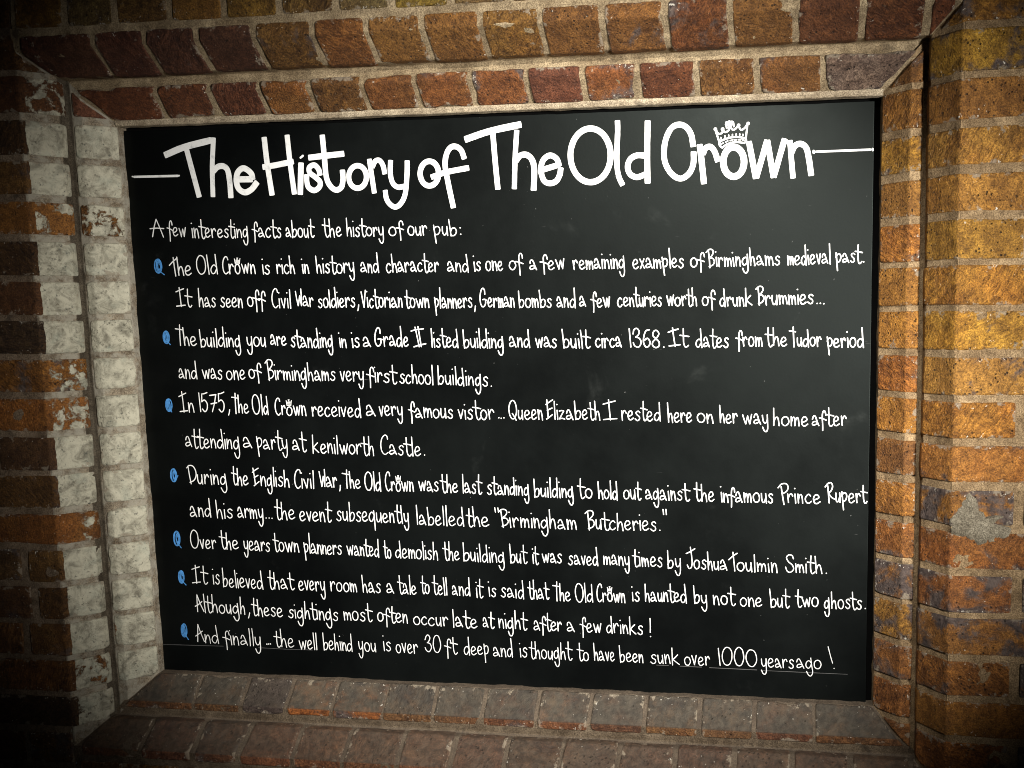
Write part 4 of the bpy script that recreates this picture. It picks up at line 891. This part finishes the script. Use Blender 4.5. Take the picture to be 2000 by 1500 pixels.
BULLETS = [[(2.5, 1, [(-593.2, 259.9), (-591.1, 257.3), (-589.6, 253.5), (-589.1, 248.9), (-589.6, 244.3), (-591.0, 240.3), (-593.2, 237.7), (-595.7, 236.7), (-598.3, 237.5), (-600.5, 240.1), (-601.9, 244.0), (-602.4, 248.6), (-601.9, 253.2), (-600.5, 257.1), (-598.3, 259.8), (-595.8, 260.7), (-593.2, 259.9)]), (2.3, 1, [(-591.7, 258.1), (-590.3, 255.1), (-589.6, 251.0), (-589.6, 246.6), (-590.3, 242.6), (-591.6, 239.4), (-593.4, 237.7), (-595.3, 237.6), (-597.0, 239.3), (-598.4, 242.3), (-599.1, 246.4), (-599.1, 250.8), (-598.4, 254.9), (-597.1, 258.0), (-595.3, 259.7), (-593.4, 259.8), (-591.7, 258.1)]), (2.2, 1, [(-591.1, 244.1), (-592.2, 240.9), (-593.6, 238.6), (-595.4, 237.2), (-597.3, 237.0), (-599.2, 237.9), (-600.8, 239.9), (-602.0, 242.7), (-602.7, 246.2), (-602.8, 249.9), (-602.3, 253.4), (-601.3, 256.5), (-599.8, 258.9), (-598.0, 260.2), (-596.1, 260.5), (-594.2, 259.5), (-592.6, 257.6)]), (2.2, 1, [(-593.7, 243.6), (-594.4, 242.2), (-595.2, 242.5), (-596.0, 244.3), (-596.6, 247.2), (-596.7, 250.5), (-596.4, 253.3), (-595.8, 255.0), (-594.9, 255.1), (-594.1, 253.7), (-593.5, 251.0)]), (2.5, 1, [(-594.4, 257.3), (-593.2, 256.7), (-592.1, 254.8), (-591.4, 251.9), (-591.1, 248.5), (-591.3, 245.1), (-592.0, 242.3), (-593.0, 240.5), (-594.2, 240.1), (-595.5, 241.0), (-596.5, 243.2), (-597.2, 246.2), (-597.3, 249.7), (-597.0, 253.0), (-596.2, 255.6)]), (2.3, 1, [(-592.2, 238.8), (-585.2, 233.7)])], [(2.6, 1, [(-588.0, 134.3), (-586.1, 132.0), (-584.9, 128.5), (-584.5, 124.4), (-584.9, 120.2), (-586.2, 116.6), (-588.0, 114.2), (-590.1, 113.3), (-592.2, 114.1), (-594.0, 116.4), (-595.3, 119.8), (-595.7, 124.0), (-595.2, 128.2), (-594.0, 131.7), (-592.2, 134.2), (-590.1, 135.1), (-588.0, 134.3)]), (2.4, 1, [(-588.5, 132.8), (-587.3, 130.1), (-586.7, 126.4), (-586.7, 122.4), (-587.3, 118.6), (-588.5, 115.7), (-590.0, 114.1), (-591.7, 114.1), (-593.2, 115.6), (-594.3, 118.3), (-594.9, 122.0), (-594.9, 126.1), (-594.3, 129.8), (-593.1, 132.7), (-591.6, 134.3), (-590.0, 134.3), (-588.5, 132.8)]), (2.2, 1, [(-586.1, 120.0), (-587.0, 117.1), (-588.3, 115.0), (-589.8, 113.7), (-591.5, 113.5), (-593.1, 114.3), (-594.5, 116.1), (-595.5, 118.7), (-596.1, 121.8), (-596.2, 125.2), (-595.7, 128.4), (-594.8, 131.3), (-593.5, 133.4), (-592.0, 134.7), (-590.3, 134.9), (-588.7, 134.1), (-587.4, 132.3)]), (2.2, 1, [(-588.3, 119.5), (-588.9, 118.3), (-589.7, 118.5), (-590.4, 120.2), (-590.8, 122.8), (-590.9, 125.8), (-590.7, 128.4), (-590.1, 129.9), (-589.4, 130.0), (-588.6, 128.7), (-588.1, 126.3)]), (2.6, 1, [(-591.0, 132.1), (-589.9, 131.5), (-588.9, 129.8), (-588.3, 127.2), (-588.1, 124.1), (-588.3, 121.0), (-588.9, 118.4), (-589.8, 116.8), (-590.8, 116.3), (-591.9, 117.1), (-592.8, 119.1), (-593.3, 121.9), (-593.5, 125.1), (-593.2, 128.1), (-592.5, 130.5)]), (2.4, 1, [(-587.1, 115.2), (-583.4, 111.3)])], [(2.6, 1, [(-592.3, 13.8), (-590.4, 11.5), (-589.2, 8.0), (-588.7, 3.8), (-589.2, -0.5), (-590.4, -4.1), (-592.3, -6.6), (-594.5, -7.6), (-596.7, -6.8), (-598.6, -4.5), (-599.9, -1.0), (-600.3, 3.2), (-599.9, 7.5), (-598.6, 11.1), (-596.7, 13.6), (-594.5, 14.6), (-592.3, 13.8)]), (2.4, 1, [(-590.9, 12.3), (-589.7, 9.5), (-589.0, 5.8), (-589.0, 1.7), (-589.7, -2.1), (-590.8, -5.1), (-592.4, -6.7), (-594.1, -6.8), (-595.7, -5.3), (-596.9, -2.5), (-597.5, 1.3), (-597.5, 5.4), (-596.9, 9.2), (-595.7, 12.1), (-594.1, 13.7), (-592.4, 13.8), (-590.9, 12.3)]), (2.2, 1, [(-590.4, -0.7), (-591.3, -3.7), (-592.6, -5.9), (-594.2, -7.2), (-595.9, -7.4), (-597.6, -6.6), (-599.0, -4.8), (-600.1, -2.2), (-600.7, 1.0), (-600.8, 4.4), (-600.3, 7.8), (-599.4, 10.7), (-598.1, 12.9), (-596.5, 14.2), (-594.8, 14.4), (-593.1, 13.6), (-591.7, 11.8)]), (2.2, 1, [(-592.6, -1.3), (-593.3, -2.5), (-594.1, -2.2), (-594.8, -0.6), (-595.2, 2.1), (-595.4, 5.1), (-595.1, 7.8), (-594.5, 9.3), (-593.8, 9.5), (-593.0, 8.1), (-592.5, 5.6)]), (2.6, 1, [(-595.4, 11.5), (-594.3, 11.0), (-593.3, 9.2), (-592.7, 6.6), (-592.4, 3.4), (-592.6, 0.2), (-593.2, -2.4), (-594.2, -4.1), (-595.3, -4.5), (-596.4, -3.7), (-597.3, -1.7), (-597.8, 1.1), (-598.0, 4.3), (-597.7, 7.4), (-597.0, 9.9)]), (2.4, 1, [(-591.4, -5.6), (-590.0, -8.7)])], [(2.6, 1, [(-593.0, -112.5), (-591.2, -115.0), (-590.0, -118.7), (-589.6, -123.1), (-590.1, -127.7), (-591.3, -131.5), (-593.1, -134.2), (-595.3, -135.2), (-597.4, -134.5), (-599.2, -132.0), (-600.4, -128.3), (-600.8, -123.8), (-600.4, -119.3), (-599.1, -115.4), (-597.3, -112.8), (-595.2, -111.8), (-593.0, -112.5)]), (2.4, 1, [(-593.6, -114.2), (-592.4, -117.1), (-591.8, -121.1), (-591.8, -125.4), (-592.5, -129.4), (-593.7, -132.5), (-595.2, -134.3), (-596.8, -134.4), (-598.3, -132.8), (-599.5, -129.9), (-600.1, -125.9), (-600.1, -121.6), (-599.4, -117.6), (-598.2, -114.4), (-596.7, -112.7), (-595.1, -112.6), (-593.6, -114.2)]), (2.2, 1, [(-591.2, -127.9), (-592.1, -131.0), (-593.4, -133.4), (-595.0, -134.8), (-596.7, -135.0), (-598.3, -134.2), (-599.6, -132.3), (-600.7, -129.5), (-601.2, -126.2), (-601.3, -122.6), (-600.8, -119.1), (-599.9, -116.0), (-598.6, -113.6), (-597.1, -112.2), (-595.4, -112.0), (-593.8, -112.8), (-592.4, -114.7)]), (2.2, 1, [(-593.4, -128.5), (-594.1, -129.8), (-594.8, -129.6), (-595.5, -127.8), (-595.9, -125.0), (-596.0, -121.8), (-595.8, -119.0), (-595.2, -117.3), (-594.5, -117.2), (-593.7, -118.6), (-593.2, -121.2)]), (2.6, 1, [(-594.0, -115.0), (-592.9, -115.6), (-592.0, -117.4), (-591.4, -120.2), (-591.1, -123.6), (-591.4, -126.9), (-592.0, -129.7), (-592.9, -131.4), (-594.0, -131.9), (-595.0, -131.1), (-595.9, -129.0), (-596.4, -126.0), (-596.6, -122.6), (-596.3, -119.4), (-595.6, -116.8)]), (2.4, 1, [(-592.2, -133.1), (-587.1, -124.1)])], [(2.6, 1, [(-595.6, -227.5), (-593.7, -230.2), (-592.5, -234.5), (-592.1, -239.5), (-592.6, -244.7), (-593.9, -249.1), (-595.9, -252.1), (-598.1, -253.3), (-600.4, -252.5), (-602.2, -249.7), (-603.5, -245.5), (-603.9, -240.4), (-603.4, -235.2), (-602.0, -230.8), (-600.1, -227.8), (-597.8, -226.6), (-595.6, -227.5)]), (2.4, 1, [(-596.2, -229.4), (-595.0, -232.8), (-594.4, -237.2), (-594.5, -242.1), (-595.2, -246.6), (-596.4, -250.2), (-598.0, -252.1), (-599.7, -252.3), (-601.3, -250.5), (-602.5, -247.2), (-603.1, -242.7), (-603.0, -237.9), (-602.3, -233.3), (-601.1, -229.8), (-599.5, -227.8), (-597.8, -227.7), (-596.2, -229.4)]), (2.2, 1, [(-593.8, -244.9), (-594.8, -248.4), (-596.2, -251.1), (-597.8, -252.7), (-599.6, -253.0), (-601.2, -252.1), (-602.7, -249.9), (-603.7, -246.8), (-604.3, -243.1), (-604.3, -239.0), (-603.8, -235.0), (-602.9, -231.5), (-601.5, -228.9), (-599.8, -227.3), (-598.1, -227.0), (-596.5, -227.9), (-595.0, -230.0)]), (2.2, 1, [(-596.1, -245.6), (-596.8, -247.1), (-597.6, -246.8), (-598.3, -244.8), (-598.7, -241.6), (-598.8, -238.0), (-598.5, -234.9), (-597.9, -233.0), (-597.1, -232.9), (-596.4, -234.4), (-595.9, -237.4)]), (2.6, 1, [(-596.7, -230.4), (-595.5, -231.0), (-594.6, -233.1), (-593.9, -236.2), (-593.7, -240.0), (-594.0, -243.8), (-594.6, -246.9), (-595.6, -248.9), (-596.7, -249.5), (-597.8, -248.5), (-598.7, -246.2), (-599.3, -242.8), (-599.4, -239.0), (-599.1, -235.3), (-598.3, -232.4)]), (2.4, 1, [(-594.9, -250.8), (-590.7, -257.1)])], [(2.6, 1, [(-592.6, -300.7), (-590.9, -303.0), (-589.9, -306.7), (-589.5, -311.1), (-589.9, -315.5), (-591.1, -319.4), (-592.8, -322.0), (-594.7, -323.1), (-596.7, -322.3), (-598.3, -320.0), (-599.4, -316.3), (-599.8, -311.9), (-599.4, -307.4), (-598.2, -303.6), (-596.5, -301.0), (-594.5, -299.9), (-592.6, -300.7)]), (2.4, 1, [(-591.2, -302.2), (-590.2, -305.1), (-589.6, -309.0), (-589.6, -313.3), (-590.3, -317.3), (-591.4, -320.4), (-592.8, -322.1), (-594.3, -322.2), (-595.8, -320.7), (-596.8, -317.8), (-597.4, -313.9), (-597.3, -309.6), (-596.7, -305.6), (-595.6, -302.5), (-594.2, -300.8), (-592.6, -300.7), (-591.2, -302.2)]), (2.2, 1, [(-590.9, -315.8), (-591.8, -318.9), (-593.0, -321.2), (-594.5, -322.6), (-596.0, -322.9), (-597.5, -322.1), (-598.8, -320.3), (-599.8, -317.6), (-600.3, -314.2), (-600.3, -310.7), (-599.9, -307.2), (-599.0, -304.1), (-597.8, -301.8), (-596.3, -300.4), (-594.8, -300.1), (-593.3, -300.9), (-592.0, -302.8)]), (2.2, 1, [(-593.0, -316.4), (-593.6, -317.7), (-594.3, -317.5), (-594.9, -315.8), (-595.3, -313.0), (-595.4, -309.8), (-595.1, -307.1), (-594.6, -305.4), (-593.9, -305.3), (-593.2, -306.6), (-592.8, -309.2)]), (2.6, 1, [(-593.5, -303.1), (-592.5, -303.6), (-591.6, -305.4), (-591.0, -308.2), (-590.8, -311.5), (-591.0, -314.8), (-591.6, -317.6), (-592.5, -319.3), (-593.5, -319.8), (-594.5, -319.0), (-595.3, -316.9), (-595.8, -314.0), (-595.9, -310.6), (-595.6, -307.4), (-595.0, -304.9)]), (2.4, 1, [(-591.9, -320.9), (-586.4, -326.4)])], [(2.7, 1, [(-594.7, -401.1), (-593.0, -403.6), (-591.9, -407.4), (-591.6, -412.1), (-592.0, -416.8), (-593.2, -420.8), (-594.9, -423.6), (-596.9, -424.7), (-598.9, -424.0), (-600.5, -421.5), (-601.6, -417.6), (-602.0, -413.0), (-601.5, -408.3), (-600.4, -404.2), (-598.6, -401.4), (-596.7, -400.3), (-594.7, -401.1)]), (2.5, 1, [(-593.3, -402.7), (-592.3, -405.8), (-591.7, -409.9), (-591.8, -414.4), (-592.4, -418.6), (-593.5, -421.8), (-595.0, -423.7), (-596.5, -423.8), (-597.9, -422.3), (-599.0, -419.2), (-599.6, -415.1), (-599.5, -410.6), (-598.9, -406.4), (-597.7, -403.1), (-596.3, -401.3), (-594.7, -401.1), (-593.3, -402.7)]), (2.3, 1, [(-593.0, -417.1), (-593.9, -420.3), (-595.2, -422.8), (-596.6, -424.3), (-598.2, -424.6), (-599.7, -423.7), (-601.0, -421.8), (-602.0, -418.9), (-602.5, -415.5), (-602.5, -411.7), (-602.1, -408.0), (-601.2, -404.8), (-599.9, -402.3), (-598.5, -400.9), (-596.9, -400.5), (-595.4, -401.4), (-594.1, -403.3)]), (2.3, 1, [(-595.1, -417.7), (-595.7, -419.1), (-596.4, -418.8), (-597.1, -417.0), (-597.5, -414.1), (-597.5, -410.8), (-597.3, -407.9), (-596.7, -406.1), (-596.0, -406.0), (-595.4, -407.4), (-594.9, -410.1)]), (2.7, 1, [(-597.5, -403.7), (-596.5, -404.3), (-595.6, -406.2), (-595.1, -409.1), (-594.9, -412.6), (-595.1, -416.1), (-595.7, -419.0), (-596.5, -420.8), (-597.6, -421.4), (-598.6, -420.5), (-599.4, -418.3), (-599.9, -415.2), (-600.0, -411.7), (-599.7, -408.3), (-599.0, -405.6)]), (2.5, 1, [(-594.0, -422.5), (-589.6, -429.5)])]]
SEAM = [(1.6, 1, [(-643.9, -441.0), (-521.2, -439.5)]), (1.4, 1, [(-451.8, -439.6), (-397.0, -440.2), (-347.6, -439.7)]), (1.4, 1, [(280.1, -440.9), (301.3, -440.9)]), (1.6, 1, [(320.7, -441.0), (357.6, -441.2)]), (1.7, 1, [(371.5, -441.5), (451.3, -442.0)]), (1.4, 1, [(458.2, -442.6), (601.7, -443.0)])]


for n, ln in enumerate(TEXT_LINES):
    ink = Ink()
    pen = .50 * [3.75, 3.9, 3.9, 4.0, 3.8, 3.85, 3.7, 3.85, 3.75, 3.6, 3.55, 3.6, 3.2][n]
    for wd, x0, z0, x1, z1, xh in ln:
        if n >= 11 and wd in ('Although,', 'And'): wd = wd.replace('A', '&')
        write_word(ink, wd, x0, z0, x1, z1, xh, pen if wd != '...' or n < 12 else 2.2)
    ink.build('text_line', INK)
ink = Ink()
for w, sm, pts in TITLE: ink.stroke(pts, w - .8, sm, square=True, wob=.03)
ink.build('title_lettering', INK, 'large white hand drawn title')
for rl in (RULE_LEFT, RULE_RIGHT):
    ink = Ink()
    for w, sm, pts in rl: ink.stroke(pts, w, sm)
    ink.build('rule_line', INK)
ink = Ink()
for w, sm, pts in CROWN: ink.stroke(pts, w * .78, sm, wob=.03)
ink.build('crown_drawing', INK, 'small white crown drawn over the title')
for bl in BULLETS:
    ink = Ink()
    for w, sm, pts in bl: ink.stroke(pts, w * .82, sm, wob=.2)
    ink.build('bullet_mark', BLUE)
for w, sm, pts in SEAM:
    ink = Ink()
    ink.stroke(pts, w * .6, sm, wob=.3)
    ink.build('scratch_line', INK_THIN, 'faint straight scratch near the bottom of the board')
